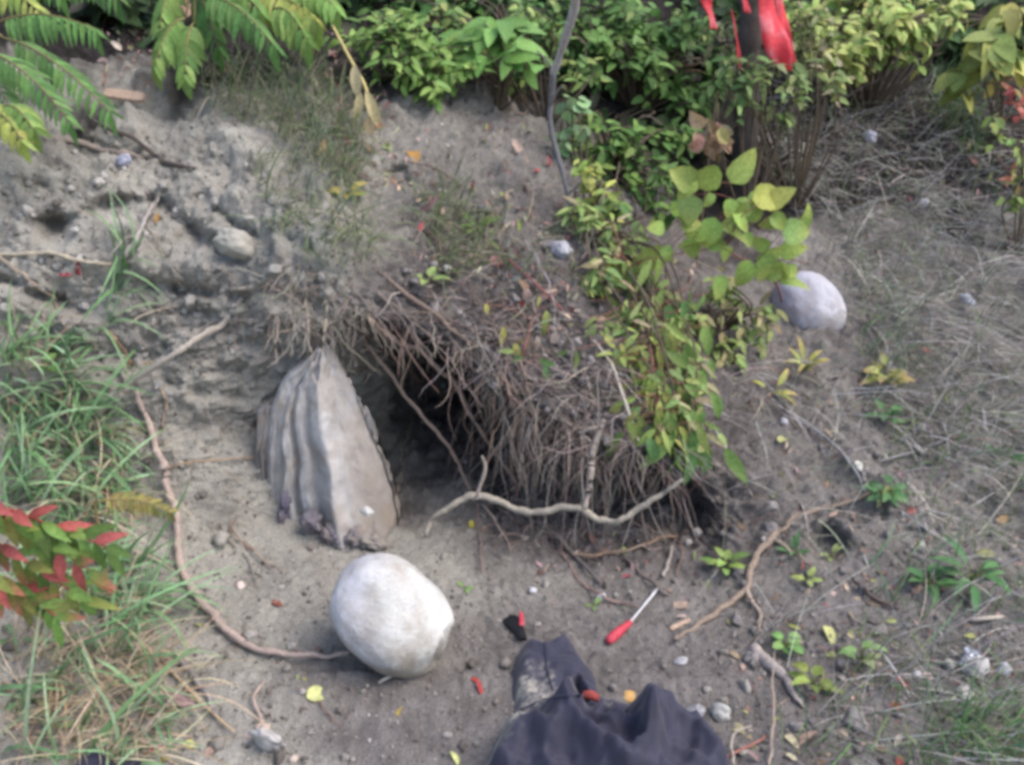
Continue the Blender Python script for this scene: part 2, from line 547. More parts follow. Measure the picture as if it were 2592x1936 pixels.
# ------------------------------------------------------------------ shape makers
def tube(mb, pts, rad, col, n=7, step=.012, wig=0.0, col2=None):
    pts = np.asarray(pts, float)
    seg = np.linalg.norm(np.diff(pts, axis=0), axis=1)
    m = int(max(4, min(160, seg.sum() / step)))
    cum = np.concatenate([[0], np.cumsum(seg)])
    tt = np.interp(np.linspace(0, cum[-1], m), cum, np.arange(len(pts)))
    Q = catmull(pts, tt)
    r = np.interp(tt, np.linspace(0, len(pts) - 1, len(np.atleast_1d(rad))), np.atleast_1d(rad))
    if wig:
        off = R.uniform(0, 99)
        Q = Q + wig * np.stack([fbm(Q + 7 * k, .05, 3, off=off) for k in range(3)], -1)
        r = r * (1 + .28 * fbm(Q, .02, 2, off=off + 3))
    T = np.gradient(Q, axis=0)
    T /= np.linalg.norm(T, axis=1)[:, None] + 1e-9
    ref = np.where(np.abs(T[:, 2:3]) < .9, np.array([[0, 0, 1.0]]), np.array([[0, 1.0, 0]]))
    A = np.cross(T, ref)
    A /= np.linalg.norm(A, axis=1)[:, None] + 1e-9
    B = np.cross(T, A)
    an = np.linspace(0, 2 * math.pi, n, endpoint=False)
    V = Q[:, None] + r[:, None, None] * (np.cos(an)[None, :, None] * A[:, None] + np.sin(an)[None, :, None] * B[:, None])
    V = V.reshape(-1, 3)
    i = np.arange(m - 1)[:, None] * n
    k = np.arange(n)[None]
    k2 = (k + 1) % n
    F = np.stack([i + k, i + k2, i + n + k2, i + n + k], -1).reshape(-1, 4)
    c = np.tile(np.asarray(col, float), (len(V), 1))
    if col2 is not None:
        s = np.repeat(np.linspace(0, 1, m), n)[:, None]
        c = c * (1 - s) + np.asarray(col2) * s
    base = mb.n
    mb.add(V, F, c)
    e = np.array([[Q[0] - T[0] * r[0] * .4], [Q[-1] + T[-1] * r[-1] * .4]]).reshape(-1, 3)
    kk = np.arange(n)
    f1 = np.stack([kk + base, np.full(n, mb.n), (kk + 1) % n + base], -1)
    f2 = np.stack([kk + base + (m - 1) * n, (kk + 1) % n + base + (m - 1) * n, np.full(n, mb.n + 1)], -1)
    nb = mb.n
    mb.add(e, np.concatenate([f1, f2]) - nb, np.stack([c[0], c[-1]]))


SHAPES = {
    'lance': lambda l: np.sin(math.pi * l ** .75) ** .9,
    'ovate': lambda l: np.clip(np.sin(math.pi * l ** .62) ** .7, 0, 1),
    'round': lambda l: np.clip(1 - np.abs(2 * l - 1) ** 2.4, 0, 1) ** .55,
    'blade': lambda l: np.clip(1.15 * (1 - l) ** .55, 0, 1),
}


class Leaves:
    def __init__(s):
        s.L = []

    def add(s, base, d, up, ln, wd, col, droop=.25, fold=.25, shape='lance', tip=None, n=7, twist=0.0):
        s.L.append((shape, n, np.asarray(base, float), nrm(d), np.asarray(up, float), ln, wd, np.asarray(col, float), droop, fold,
                    np.asarray(col if tip is None else tip, float), twist))

    def into(s, mb):
        groups = {}
        for e in s.L:
            groups.setdefault((e[0], e[1]), []).append(e)
        for (shape, n), E in groups.items():
            k = len(E)
            B = np.array([e[2] for e in E])
            D = np.array([e[3] for e in E])
            U = np.array([e[4] for e in E])
            ln = np.array([e[5] for e in E])
            wd = np.array([e[6] for e in E])
            C = np.array([e[7] for e in E])
            dr = np.array([e[8] for e in E])
            fo = np.array([e[9] for e in E])
            C2 = np.array([e[10] for e in E])
            tw = np.array([e[11] for e in E])
            X = np.cross(D, U)
            X /= np.linalg.norm(X, axis=1)[:, None] + 1e-9
            Z = np.cross(X, D)
            l = np.linspace(0, 1, n + 1)
            wv = SHAPES[shape](l)
            wv[0] = max(wv[0] * .3, .05) if shape != 'blade' else wv[0]
            wv[-1] = .02
            if n >= 9:
                wv = wv * (1 + .03 * (-1) ** np.arange(n + 1))
            V = np.empty((k, n + 1, 3, 3))
            cc = np.empty((k, n + 1, 3, 3))
            ang0 = np.zeros(k)
            pos = B.copy()
            for i in range(n + 1):
                a = dr * l[i] * 1.6
                dirv = D * np.cos(a)[:, None] - Z * np.sin(a)[:, None]
                zz = Z * np.cos(a)[:, None] + D * np.sin(a)[:, None]
                if i:
                    pos = pos + dirv * (ln / n)[:, None]
                t_ = tw * l[i]
                xx = X * np.cos(t_)[:, None] + zz * np.sin(t_)[:, None]
                z2 = zz * np.cos(t_)[:, None] - X * np.sin(t_)[:, None]
                hw = (wd * .5 * wv[i])[:, None]
                V[:, i, 1] = pos
                V[:, i, 0] = pos - xx * hw + z2 * hw * fo[:, None]
                V[:, i, 2] = pos + xx * hw + z2 * hw * fo[:, None]
                mixc = C * (1 - l[i] ** 2) + C2 * l[i] ** 2
                cc[:, i, 0] = cc[:, i, 2] = mixc
                cc[:, i, 1] = mixc * 1.12
            idx = np.arange(k * (n + 1) * 3).reshape(k, n + 1, 3)
            F = np.concatenate([np.stack([idx[:, :-1, a], idx[:, :-1, a + 1], idx[:, 1:, a + 1], idx[:, 1:, a]], -1).reshape(-1, 4) for a in (0, 1)])
            mb.add(V.reshape(-1, 3), F, cc.reshape(-1, 3))


def jit(c, v=.18):
    c = np.asarray(c, float)
    return np.clip(c * (1 + R.normal(0, v)) * (1 + R.normal(0, v * .4, 3)), .004, .9)


def ico(sub):
    t = (1 + 5 ** .5) / 2
    V = np.array([(-1, t, 0), (1, t, 0), (-1, -t, 0), (1, -t, 0), (0, -1, t), (0, 1, t), (0, -1, -t), (0, 1, -t), (t, 0, -1), (t, 0, 1), (-t, 0, -1), (-t, 0, 1)], float)
    V /= np.linalg.norm(V[0])
    F = [(0, 11, 5), (0, 5, 1), (0, 1, 7), (0, 7, 10), (0, 10, 11), (1, 5, 9), (5, 11, 4), (11, 10, 2), (10, 7, 6), (7, 1, 8), (3, 9, 4), (3, 4, 2), (3, 2, 6), (3, 6, 8), (3, 8, 9), (4, 9, 5), (2, 4, 11), (6, 2, 10), (8, 6, 7), (9, 8, 1)]
    V = [tuple(v) for v in V]
    for _ in range(sub):
        c, G = {}, []

        def mp(a, b):
            k = (min(a, b), max(a, b))
            if k not in c:
                p = nrm((np.array(V[a]) + np.array(V[b])) / 2)
                V.append(tuple(p))
                c[k] = len(V) - 1
            return c[k]
        for a, b, d in F:
            x, y, z = mp(a, b), mp(b, d), mp(d, a)
            G += [(a, x, z), (b, y, x), (d, z, y), (x, y, z)]
        F = G
    return np.array(V), np.array(F)


ICO = {k: ico(k) for k in (1, 2, 3, 5)}


def stone_geo(mb, loc, size, rot, col, rough=.12, sub=3, squash=.0, fr=.9):
    V, F = ICO[sub]
    off = R.uniform(0, 90)
    r = 1 + rough * fbm(V, fr, 3, off=off) + rough * .35 * fbm(V, .3, 3, off=off + 5)
    V = V * r[:, None]
    V = np.sign(V) * np.abs(V) ** (1 - squash)
    V = V * (np.asarray(size) / 2)
    from mathutils import Euler
    m = np.array(Euler(rot).to_matrix())
    mb.add(V @ m.T + np.asarray(loc), F, np.asarray(col, float))
#==END HELPERS==
# ------------------------------------------------------------------ big stones
def stone(name, label, px, py, size, rot, col, mat='pebble', sink=.25, sub=3, rough=.12, squash=.0, group=None, cat='stone', fr=.9, lift=None):
    l, n, D = hit(px, py)
    o, d = ray(px, py)
    if lift is None:
        lift = size[2] * (.5 - sink)
    c = l + nrm(n * .6 + np.array([0, 0, .4])) * lift
    mb = MB()
    stone_geo(mb, c, size, rot, col, rough, sub, squash, fr)
    ob = mb.build(name, M[mat], origin=c)
    return tag(ob, label, cat, group)


def boulder(label, c, size, rot, col, rough, notch=None):
    V, F = ICO[5]
    off = R.uniform(0, 90)
    V = np.sign(V) * np.abs(V) ** .86
    r = 1 + rough * fbm(V, 1.1, 3, off=off) + .007 * fbm(V, .25, 4, off=off + 4)
    if notch is not None:
        dd = V @ nrm(notch)
        r -= .07 * sstep(.86, .95, dd + .05 * fbm(V, .2, 3, off=3))
    V = V * r[:, None] * np.asarray(size) / 2
    # long axis leans in the plane seen, then the stone is set down
    ca, sa = math.cos(rot), math.sin(rot)
    B = np.stack([np.array([1.0, 0, 0]) * ca + UPV * sa, UPV * ca - np.array([1.0, 0, 0]) * sa, -FWD])
    V = V @ B
    k = fbm(V, .12, 3, off=7)[:, None]
    k2 = sstep(.0, .6, fbm(V, .05, 4, off=19))[:, None]
    lilac_shade = sstep(.02, -.06, V[:, :1] + .1 * k * .3)  # left side darker and more lilac: its shade painted into the colour
    C = np.asarray(col) * (1 - lilac_shade * np.array([[.10, .11, .03]])) * (1 + .09 * k) * (1 - .16 * k2 * np.array([[.8, 1.0, 1.2]]))
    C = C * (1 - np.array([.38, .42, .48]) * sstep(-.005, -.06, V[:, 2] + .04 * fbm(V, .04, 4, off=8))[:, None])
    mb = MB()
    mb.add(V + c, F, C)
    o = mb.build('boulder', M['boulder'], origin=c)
    return tag(o, label, 'boulder')


pb = P(848, 1350)
boulder('large smooth pale egg-shaped boulder on bare dirt in front of the ribbed stone', AT(847, 1330, 1.48), (.198, .268, .20), math.radians(46), (.60, .585, .545), .06, notch=(.3, -.95, .1))
boulder('pale grey rounded boulder half sunk in the grassy slope at right', P(1746, 668, -.03), (.185, .235, .2), math.radians(36), (.50, .49, .53), .05)


def ribbed_stone():
    rows, m = 130, 150
    cb = P(733, 1180)
    cy = cb[1] + .11
    th = np.linspace(0, 2 * math.pi, m, endpoint=False)
    # outline of the face in photo pixels: v, left, right
    OUT = [(755, 690, 708), (775, 668, 722), (800, 632, 738), (830, 604, 755), (870, 592, 775), (930, 584, 802), (1000, 580, 830), (1060, 583, 848), (1110, 590, 860), (1160, 596, 866), (1200, 596, 868), (1240, 592, 872)]
    ov = np.array(OUT, float)
    V, C = [], []
    for i in range(rows):
        f = i / (rows - 1)
        py = 755 + f * (1240 - 755)
        L_ = np.interp(py, ov[:, 0], ov[:, 1])
        R_ = np.interp(py, ov[:, 0], ov[:, 2])
        yy = cy + .06 * (1 - f)
        a, b = AT(L_, py, yy), AT(R_, py, yy)
        cx, z, hw = (a[0] + b[0]) / 2, a[2], (b[0] - a[0]) / 2
        hd = .03 + .10 * f ** .6
        s = np.cos(th)                      # -1 left .. 1 right
        fr = -np.sin(th)                    # 1 = towards viewer at th=-pi/2
        x = cx + hw * np.sign(s) * np.abs(s) ** .8
        fl = .5 + .5 * fr
        q = (s + 1) / 2                     # across face 0..1
        q = q + .012 * math.sin(f * 9) + .01 * math.sin(f * 23 + 1)
        rib = np.zeros(m)
        for (c0, w0, dp) in ((.13, .04, .026), (.30, .042, .042), (.46, .034, .032), (.05, .03, .016), (.385, .016, .012), (.22, .014, .012), (.66, .02, .008), (.80, .03, .006)):
            c1 = c0 + (.5 - c0) * .25 * (1 - f)
            rib += dp * np.exp(-((q - c1) / w0) ** 2)
        edge = .022 * np.exp(-((q - (.60 - .03 * f)) / .05) ** 2)
        face = np.where(q > .6, (q - .6) * .13, 0)
        y = yy - hd * np.sign(fr) * np.abs(fr) ** .75 + np.where(fr > 0, (rib + face - edge) * np.minimum(1, .35 + f * 1.3), 0)
        zz = z + .022 * np.where(fr > 0, np.sin(q * 21) * .5, 0) * (1 - f) ** 2 + np.zeros(m)
        ring = np.stack([x, y, zz], -1)
        V.append(ring)
        flute_shading = np.interp(q, [0, .12, .2, .3, .4, .47, .55, .62, .7, .85, 1], [.92, .8, 1.0, .78, .98, .86, 1.03, 1.1, .95, .92, .88])  # grooves darkened, edge brightened: shade and highlight painted along the flutes
        base = np.array([.43, .41, .395])[None] * flute_shading[:, None]
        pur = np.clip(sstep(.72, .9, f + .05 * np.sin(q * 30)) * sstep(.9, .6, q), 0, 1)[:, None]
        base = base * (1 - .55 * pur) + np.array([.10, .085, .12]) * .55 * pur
        tan = (sstep(.62, .8, q) * sstep(.25, .5, f))[:, None]
        base = base * (1 - .6 * tan) + np.array([.30, .25, .205]) * .6 * tan
        C.append(base)
    V = np.array(V)
    flat = V.reshape(-1, 3)
    flat = flat + np.stack([fbm(flat * [1, 1, .3], .03, 4, off=k * 7) for k in range(3)], -1) * .005 + np.stack([fbm(flat * [1, 1, .16], .009, 2, off=k * 7) for k in range(3)], -1) * .0018
    idx = np.arange(rows * m).reshape(rows, m)
    nx = np.roll(idx, -1, axis=1)
    F = np.stack([idx[:-1], idx[1:], nx[1:], nx[:-1]], -1).reshape(-1, 4)
    mb = MB()
    mb.add(flat, F, np.array(C).reshape(-1, 3))
    top = flat[:m].mean(0) + [0, 0, .006]
    k = np.arange(m)
    nb = mb.n
    mb.add([top], np.zeros((0, 3), int), C[0][0])
    mb.F.append(np.stack([np.full(m, nb), k, (k + 1) % m], -1))
    org = np.array([flat[-m:, 0].mean(), flat[-m:, 1].mean(), 0])
    root = mb.build('ribbed_stone', M['rib'], origin=org)
    tag(root, 'tall grey fluted stone tapering to a point, standing upright beside the dark burrow', 'standing stone')
    # split-off flange on its left side
    fl = MB()
    rows2 = 60
    ring = []
    cc = []
    for i in range(rows2):
        f = i / (rows2 - 1)
        py = 880 + f * 300
        a = AT(545 + 8 * math.sin(f * 5) + 25 * max(0, .25 - f) * 2, py, cy + .03)
        b = AT(592, py, cy + .03)
        th2 = np.linspace(0, 2 * math.pi, 40, endpoint=False)
        s = np.cos(th2)
        ring.append(np.stack([(a[0] + b[0]) / 2 + (b[0] - a[0]) / 2 * s, a[1] + .05 * np.sin(th2) * min(1, .3 + f * 3) + .012 * np.exp(-((s + .1) / .25) ** 2), np.full(40, a[2])], -1))
        cc.append(np.array([.20, .19, .185])[None] * (1 + .3 * np.sin(s * 7 + 1))[:, None])
    fV = np.array(ring).reshape(-1, 3)
    fV = fV + np.stack([fbm(fV * [1, 1, .3], .03, 4, off=k * 5 + 2) for k in range(3)], -1) * .006
    ix = np.arange(rows2 * 40).reshape(rows2, 40)
    n2 = np.roll(ix, -1, axis=1)
    fl.add(fV, np.stack([ix[:-1], ix[1:], n2[1:], n2[:-1]], -1).reshape(-1, 4), np.array(cc).reshape(-1, 3))
    kk = np.arange(40)
    nb = fl.n
    fl.add([fV[:40].mean(0) + [0, 0, .008]], np.zeros((0, 3), int), (.2, .19, .185))
    fl.F.append(np.stack([np.full(40, nb), kk, (kk + 1) % 40], -1))
    tag(fl.build('side_flange', M['rib'], root, origin=org), 'split-off thin flange on the left edge')
    # broken dark lumps along the foot
    for (px, py, sx, sz, col) in ((616, 1110, .028, .10, (.13, .12, .16)), (672, 1128, .045, .05, (.16, .145, .165)), (718, 1150, .05, .045, (.14, .13, .16)), (765, 1158, .05, .04, (.2, .185, .195)), (690, 1172, .05, .03, (.24, .21, .185)), (805, 1170, .06, .035, (.24, .225, .21)), (640, 1160, .04, .03, (.22, .2, .18)), (740, 1180, .06, .025, (.26, .235, .21))):
        b = MB()
        stone_geo(b, AT(px, py, cy - .095 if px > 640 else cy - .055), (sx, .05, sz), (R.uniform(-.3, .3), R.uniform(-.3, .3), R.uniform(-.5, .5)), col, .5, 3, .12, .6)
        b.build('broken_lump', M['rib'], root, origin=org)
    return cy


CY = ribbed_stone()
# white chip lying on the foot of the ribbed stone
mb = MB()
c = AT(793, 1104, CY - .135)
stone_geo(mb, c, (.03, .022, .018), (.3, .4, .2), (.5, .48, .45), .35, 2)
tag(mb.build('stone_chip', M['pebble'], origin=c), 'small white chip caught on the foot of the ribbed stone', 'stone')

# ------------------------------------------------------------------ small stones one could pick up
GREY, WHITE, LAV, TAN = (.22, .21, .2), (.36, .33, .3), (.34, .34, .41), (.46, .38, .31)
STONES = [
    (567, 1618, (.058, .022, .078), (.46, .43, .40), 'white flat stone lying by the bottom edge below a curled rootlet', .2),
    (541, 1378, (.026, .022, .022), WHITE, 'white pebble resting against the long brown root', .3),
    (519, 1266, (.02, .018, .018), (.62, .5, .44), 'pinkish pebble in the dirt below the thin hooked rootlets', .3),
    (607, 1270, (.014, .012, .012), WHITE, 'tiny white pebble in the dirt above the rust-red leaf', .3),
    (630, 1398, (.022, .02, .018), WHITE, 'pale pebble above the tip of the long brown root', .3),
    (654, 1497, (.016, .014, .013), WHITE, 'small white pebble beside the yellow-green fallen leaf', .3),
    (574, 1574, (.02, .016, .016), TAN, 'tan pebble touching the big white flat stone', .3),
    (633, 1642, (.018, .016, .014), TAN, 'tan pebble on the bottom edge near the white flat stone', .3),
    (268, 350, (.04, .03, .03), LAV, 'lavender grey stone set in the sandy bank under the dark root', .3),
    (1555, 1546, (.036, .03, .034), (.40, .39, .36), 'round off-white stone in the dirt right of the dark jacket', .25),
    (1500, 1540, (.038, .028, .022), (.3, .29, .3), 'flat grey stone beside the jacket edge', .3),
    (2108, 1452, (.05, .04, .04), (.42, .40, .38), 'rough grey stone next to the silver foil', .25),
    (2168, 1448, (.03, .024, .022), (.44, .42, .44), 'small light grey stone near the right edge past the foil', .3),
    (2048, 1438, (.026, .022, .02), WHITE, 'whitish pebble left of the silver foil', .3),
    (2080, 1500, (.024, .03, .026), (.5, .46, .43), 'pale pebble in the grass below the silver foil', .3),
    (1982, 1462, (.02, .018, .018), (.45, .43, .43), 'grey pebble above the red plastic strip at right', .3),
    (1510, 1152, (.022, .018, .024), WHITE, 'white pebble at the mouth of the right-hand hollow', .3),
    (1487, 1174, (.018, .014, .018), WHITE, 'smaller whitish pebble just below the white one by the right hollow', .3),
    (1151, 1278, (.018, .016, .014), (.5, .48, .5), 'grey pebble on the dirt above the black strap end', .3),
    (1300, 1292, (.022, .018, .018), (.5, .5, .53), 'pale pebble near the shaft of the red-handled screwdriver', .3),
    (1850, 1010, (.022, .02, .034), (.68, .64, .56), 'cream stone at the lower end of the grey twig on the slope', .2),
    (1994, 1138, (.02, .018, .018), WHITE, 'white pebble on the right slope below the long grey twig', .3),
    (1990, 926, (.03, .026, .024), (.4, .38, .37), 'grey stone in the grass left of the long grey twig', .3),
    (2086, 650, (.05, .035, .03), (.48, .49, .58), 'bluish pale stone in the dry grass right of the sunken boulder', .3),
    (1876, 300, (.05, .04, .05), (.4, .38, .45), 'lavender stone high on the dry grass slope', .3),
    (1992, 440, (.035, .03, .03), (.38, .36, .37), 'grey stone in the dry grass under the green tuft', .3),
    (1208, 545, (.055, .045, .05), (.36, .35, .37), 'grey stone embedded in the rooty bank below the thin sapling', .3),
    (912, 803, (.016, .014, .026), (.42, .44, .4), 'pale pebble caught between the roots over the burrow', .3),
    (955, 832, (.016, .014, .018), (.4, .42, .38), 'lower pale pebble caught in the roots over the burrow', .3),
    (1694, 912, (.022, .018, .018), (.44, .42, .44), 'grey pebble at the upper end of the grey twig', .3),
    (1990, 1180, (.02, .018, .018), (.42, .4, .38), 'dull grey pebble by the fork of green weeds', .3),
    (1470, 1430, (.03, .02, .016), (.42, .4, .4), 'flat grey pebble in the dirt above the jacket', .3),
    (510, 527, (.09, .06, .06), (.36, .34, .29), 'blocky sandy clod below the dark crack in the bank', .3),
    (1680, 1376, (.02, .016, .016), (.44, .42, .42), 'grey pebble above the small clover-like weed', .3),
]
for (px, py, size, col, lab, sink) in STONES:
    big = px == 510
    stone('stone' if size[0] > .03 else 'pebble', lab, px, py, size, tuple(R.uniform(-.6, .6, 3)), col, sink=sink, sub=3, rough=.3 if big else .4 if px == 567 else .25, squash=.08, cat='clod' if big else 'stone')

# loose crumbs of soil and gravel that nobody could count
mb = MB()
V1, F1 = ICO[1]
V0 = np.array(V1)
pts = scatter([(0, 1652), (0, 1150), (500, 700), (560, 1180), (900, 1180), (1500, 1230), (2212, 900), (2212, 1652)], 5200) + scatter([(0, 300), (520, 250), (800, 600), (500, 760), (300, 1000), (0, 700)], 1500) + scatter([(720, 560), (1500, 600), (1600, 1000), (1500, 1230), (900, 1150)], 900)
for (px, py) in pts:
    l, n, D = hit(px, py)
    s = .0017 * math.exp(R.normal(0, .5)) * (1 + 1.8 * (R.random() < .04))
    v = V0 * (1 + .25 * R.normal(size=(len(V0), 1))) * s * R.uniform(.6, 1.3, 3)
    base = [(.27, .25, .22), (.2, .18, .155), (.14, .12, .105), (.36, .33, .3)][R.choice(4, p=[.4, .3, .22, .08])]
    mb.add(v + l + n * s * .3, F1, np.asarray(base) * R.uniform(.75, 1.25))
V2_, F2_ = ICO[2]
for (px, py) in scatter([(0, 380), (200, 290), (480, 290), (700, 470), (700, 600), (480, 780), (330, 860), (0, 700)], 150) + scatter([(900, 420), (1400, 520), (1550, 800), (1500, 1150), (1050, 900), (860, 640)], 260) + scatter([(1500, 850), (2100, 900), (2150, 1600), (1650, 1600), (1560, 1250)], 160):
    l, n, D = hit(px, py)
    s = .0052 * math.exp(R.normal(0, .5))
    v = V2_ * (1 + .5 * fbm(V2_, .9, 2, off=R.uniform(0, 90)))[:, None] * s * R.uniform(.7, 1.35, 3)
    mb.add(v + l + n * s * .25, F2_, np.array([.33, .31, .28] if px < 720 else [.2, .18, .17]) * R.uniform(.8, 1.2))
tag(mb.build('gravel', M['pebble']), 'loose crumbs of soil and grit over the dirt', kind='stuff')

# ------------------------------------------------------------------ roots, branches and twigs
RB, RG, RD, RS = (.24, .16, .12), (.27, .235, .2), (.085, .07, .06), (.42, .34, .27)   # red-brown, grey, dark, straw


HAIRS = MB()


def path(pix, lift=.004, span=False):
    H = [hit(*p) for p in pix]
    D = np.array([h[2] for h in H])
    if span is not False:
        D = np.minimum(D, np.linspace(D[0], D[-1], len(D)) if span is True else span)
    lf = np.broadcast_to(np.asarray(lift, float), D.shape)
    return np.array([ray(*p)[0] + ray(*p)[1] * (d - k) for p, d, k in zip(pix, D, lf)])


def root(name, label, pix, rad, col, lift=.004, span=False, wig=.006, col2=None, side=(), cat=None, n=8):
    if span is False and np.isscalar(lift):
        lift = lift + .006
    pts = path(pix, lift, span)
    mb = MB()
    tube(mb, pts, rad, jit(col, .06), n=n, wig=wig, step=.008, col2=col2)
    org = pts[0]
    ob = mb.build(name, M['bark'], origin=org)
    tag(ob, label, cat or name.split('_')[-1])
    if name in ('exposed_root', 'hanging_root') and len(pts) > 3:
        b = HAIRS
        Qh = catmull(pts, np.linspace(0, len(pts) - 1, 40))
        for k in range(int(R.integers(4, 9))):
            i = int(R.integers(4, 39))
            d = nrm(np.array([R.normal(0, .6), -.25, -.6]) + nrm(Qh[i] - Qh[i - 1]) * .7)
            L_ = .018 * math.exp(R.normal(.3, .5))
            q1 = Qh[i] + d * L_ * .5
            tube(b, [Qh[i], q1, q1 + nrm(d + R.normal(0, .5, 3)) * L_ * .5], [.0011, .0009, .0005], jit(col, .12), n=4, step=.006)
    for (sp, sr) in side:
        b = MB()
        tube(b, path(sp, lift if np.isscalar(lift) else .004, span if span is True else False) if not isinstance(sp, np.ndarray) else sp, sr, jit(col, .08), n=6, wig=wig, step=.008, col2=col2)
        b.build('side_root' if 'root' in name else 'side_shoot', M['bark'], ob, origin=org)
    return ob


root('exposed_root', 'long pale brown root curving down the left bank to the big boulder', [(296, 845), (322, 915), (345, 985), (362, 1050), (384, 1120), (386, 1190), (405, 1255), (450, 1320), (525, 1388), (600, 1410), (680, 1416), (755, 1410)], [.006, .0075, .0085, .0085, .009, .009, .0085, .007, .0055, .0035], (.38, .3, .245), lift=.016, wig=.006)
root('fallen_stick', 'straight peeled pale stick leaning across the sandy bank at left', [(236, 855), (300, 812), (380, 762), (450, 716), (478, 702), (522, 645)], [.0065, .0075, .008, .008, .007, .005], (.42, .37, .31), lift=[.05, .055, .05, .04, .03, .015], wig=.003, cat='stick')
root('fallen_branch', 'thin forked grey branch lying up the sandy bank behind the grass', [(262, 560), (300, 500), (340, 430), (362, 372)], [.0055, .005, .0045, .004], (.34, .3, .27), lift=.022, side=[([(230, 560), (272, 520), (318, 468), (348, 410)], [.003, .0025, .002])], cat='branch')
root('exposed_root', 'pale root running level across the bank at the left edge', [(-20, 549), (50, 546), (105, 545), (145, 555), (181, 566), (242, 573)], [.004, .0045, .005, .005, .004, .003], RS, lift=.008)
root('exposed_root', 'pinkish root dropping diagonally from the left edge into the grass', [(-15, 545), (30, 580), (72, 612), (112, 637), (124, 665), (140, 700)], [.004, .004, .0038, .003], (.3, .22, .17), lift=.006)
root('exposed_root', 'thin kinked rootlet hanging under the peeled stick', [(347, 829), (356, 876), (352, 930), (356, 960)], [.0035, .003, .002], (.36, .27, .2), lift=.004)
root('exposed_root', 'straight orange-brown rootlet pointing at the ribbed stone', [(352, 1013), (400, 1001), (470, 993), (540, 987), (595, 981)], [.0025, .0022, .002, .0015], (.36, .26, .17), lift=.008, wig=.003)
root('exposed_root', 'short orange rootlet kinked above the peeled stick', [(235, 713), (256, 738), (268, 758), (284, 785), (330, 782)], [.0028, .0026, .002], (.4, .25, .14), lift=.006)
root('exposed_root', 'thin root looping over the sandy bank above the peeled stick', [(282, 705), (305, 680), (345, 668), (375, 660)], [.003, .003, .002], RS, lift=.006)
root('exposed_root', 'arched thin root above the upper end of the peeled stick', [(415, 735), (435, 712), (462, 695), (510, 690), (555, 693)], [.002, .0025, .002], RG, lift=.012)
root('exposed_root', 'dark root snaking down the sandy bank from the fern-like fronds', [(190, 250), (232, 275), (290, 298), (330, 330), (365, 353), (405, 362), (440, 366)], [.005, .0055, .006, .0065, .007, .006, .003], RD, lift=.009)
root('exposed_root', 'half-buried brown root along the top of the sandy bank', [(95, 300), (145, 303), (205, 318), (260, 330), (310, 342)], [.006, .008, .009, .007, .004], (.24, .2, .165), lift=.004)
root('exposed_root', 'bare grey rootlet beside the dark crack in the bank', [(313, 470), (328, 505), (350, 545), (375, 585), (412, 622)], [.0022, .002, .0015], RG, lift=.006)
root('exposed_root', 'small hooked rootlet left of the yellow-brown frond tip', [(508, 1120), (502, 1142), (520, 1170), (545, 1185)], [.0022, .002, .0015], RB, lift=.005)
root('exposed_root', 'thin rootlet trailing over the dirt left of the ribbed stone foot', [(472, 1130), (500, 1165), (530, 1195), (545, 1230), (552, 1262)], [.0022, .002, .0012], RG, lift=.005)
root('exposed_root', 'fine forked rootlet in front of the ribbed stone foot', [(530, 1165), (555, 1190), (575, 1215), (614, 1232)], [.0018, .0016, .001], RS, lift=.004)
root('fallen_stick', 'short grey stick lying in the dirt at lower left', [(372, 1408), (398, 1440), (425, 1478), (452, 1510), (466, 1552)], [.005, .006, .006, .005, .003], (.25, .22, .21), lift=.006, cat='stick')
root('dry_stalk', 'long straw stalk lying beside the short grey stick', [(350, 1428), (390, 1470), (440, 1522), (505, 1580)], [.003, .0028, .002], (.5, .37, .22), lift=.008, wig=.001, cat='stalk')
root('exposed_root', 'curled rootlet rising from the white flat stone', [(572, 1466), (560, 1482), (549, 1505), (556, 1535), (562, 1558), (552, 1582), (546, 1600)], [.002, .0026, .003, .003, .0022], RS, lift=.006)
root('exposed_root', 'faint thin rootlet right of the yellow-green fallen leaf', [(640, 1485), (680, 1510), (710, 1540), (740, 1570)], [.0016, .0014, .001], RB, lift=.003)
root('fallen_twig', 'pale twig poking out from under the big boulder', [(818, 1478), (840, 1465), (872, 1450)], [.002, .0032, .0032], (.4, .36, .31), lift=.006, cat='twig')
# over the burrow
root('exposed_root', 'longest reddish root arching from the overhang down across the burrow', [(795, 690), (819, 708), (859, 737), (906, 755), (949, 797), (974, 818), (1000, 865), (1032, 922), (1065, 968), (1112, 1042)], [.006, .0065, .0065, .006, .006, .006, .0055, .005, .0045, .003], (.36, .26, .2), lift=.045, span=True, wig=.004)
root('exposed_root', 'reddish root crossing the dark burrow mouth to the forked branch', [(785, 725), (797, 748), (841, 806), (906, 891), (956, 947), (985, 990), (1003, 1030), (1016, 1060)], [.005, .0055, .0055, .005, .005, .0045, .004], (.33, .25, .2), lift=.05, span=True, wig=.003)
root('exposed_root', 'short kinked root between the two long roots of the burrow', [(822, 752), (845, 768), (877, 789), (895, 806), (905, 828), (916, 852)], [.004, .005, .005, .0045, .003], (.36, .25, .2), lift=.04, span=True)
root('exposed_root', 'brown root running diagonally over the bank above the burrow', [(800, 575), (845, 610), (890, 645), (935, 675), (985, 717), (1020, 740)], [.004, .005, .006, .006, .005, .003], (.2, .14, .115), lift=.008)
root('hanging_root', 'beaded thin root dangling in the dark burrow mouth', [(893, 885), (884, 925), (875, 968), (868, 1010), (860, 1060)], [.002, .0022, .002, .0012], (.3, .22, .17), lift=.05, span=True, wig=.005, cat='root')
root('hanging_root', 'short rootlet dangling against the edge of the ribbed stone', [(826, 880), (826, 915), (818, 950), (816, 968)], [.0016, .0018, .001], (.3, .22, .17), lift=.05, span=True, wig=.005, cat='root')
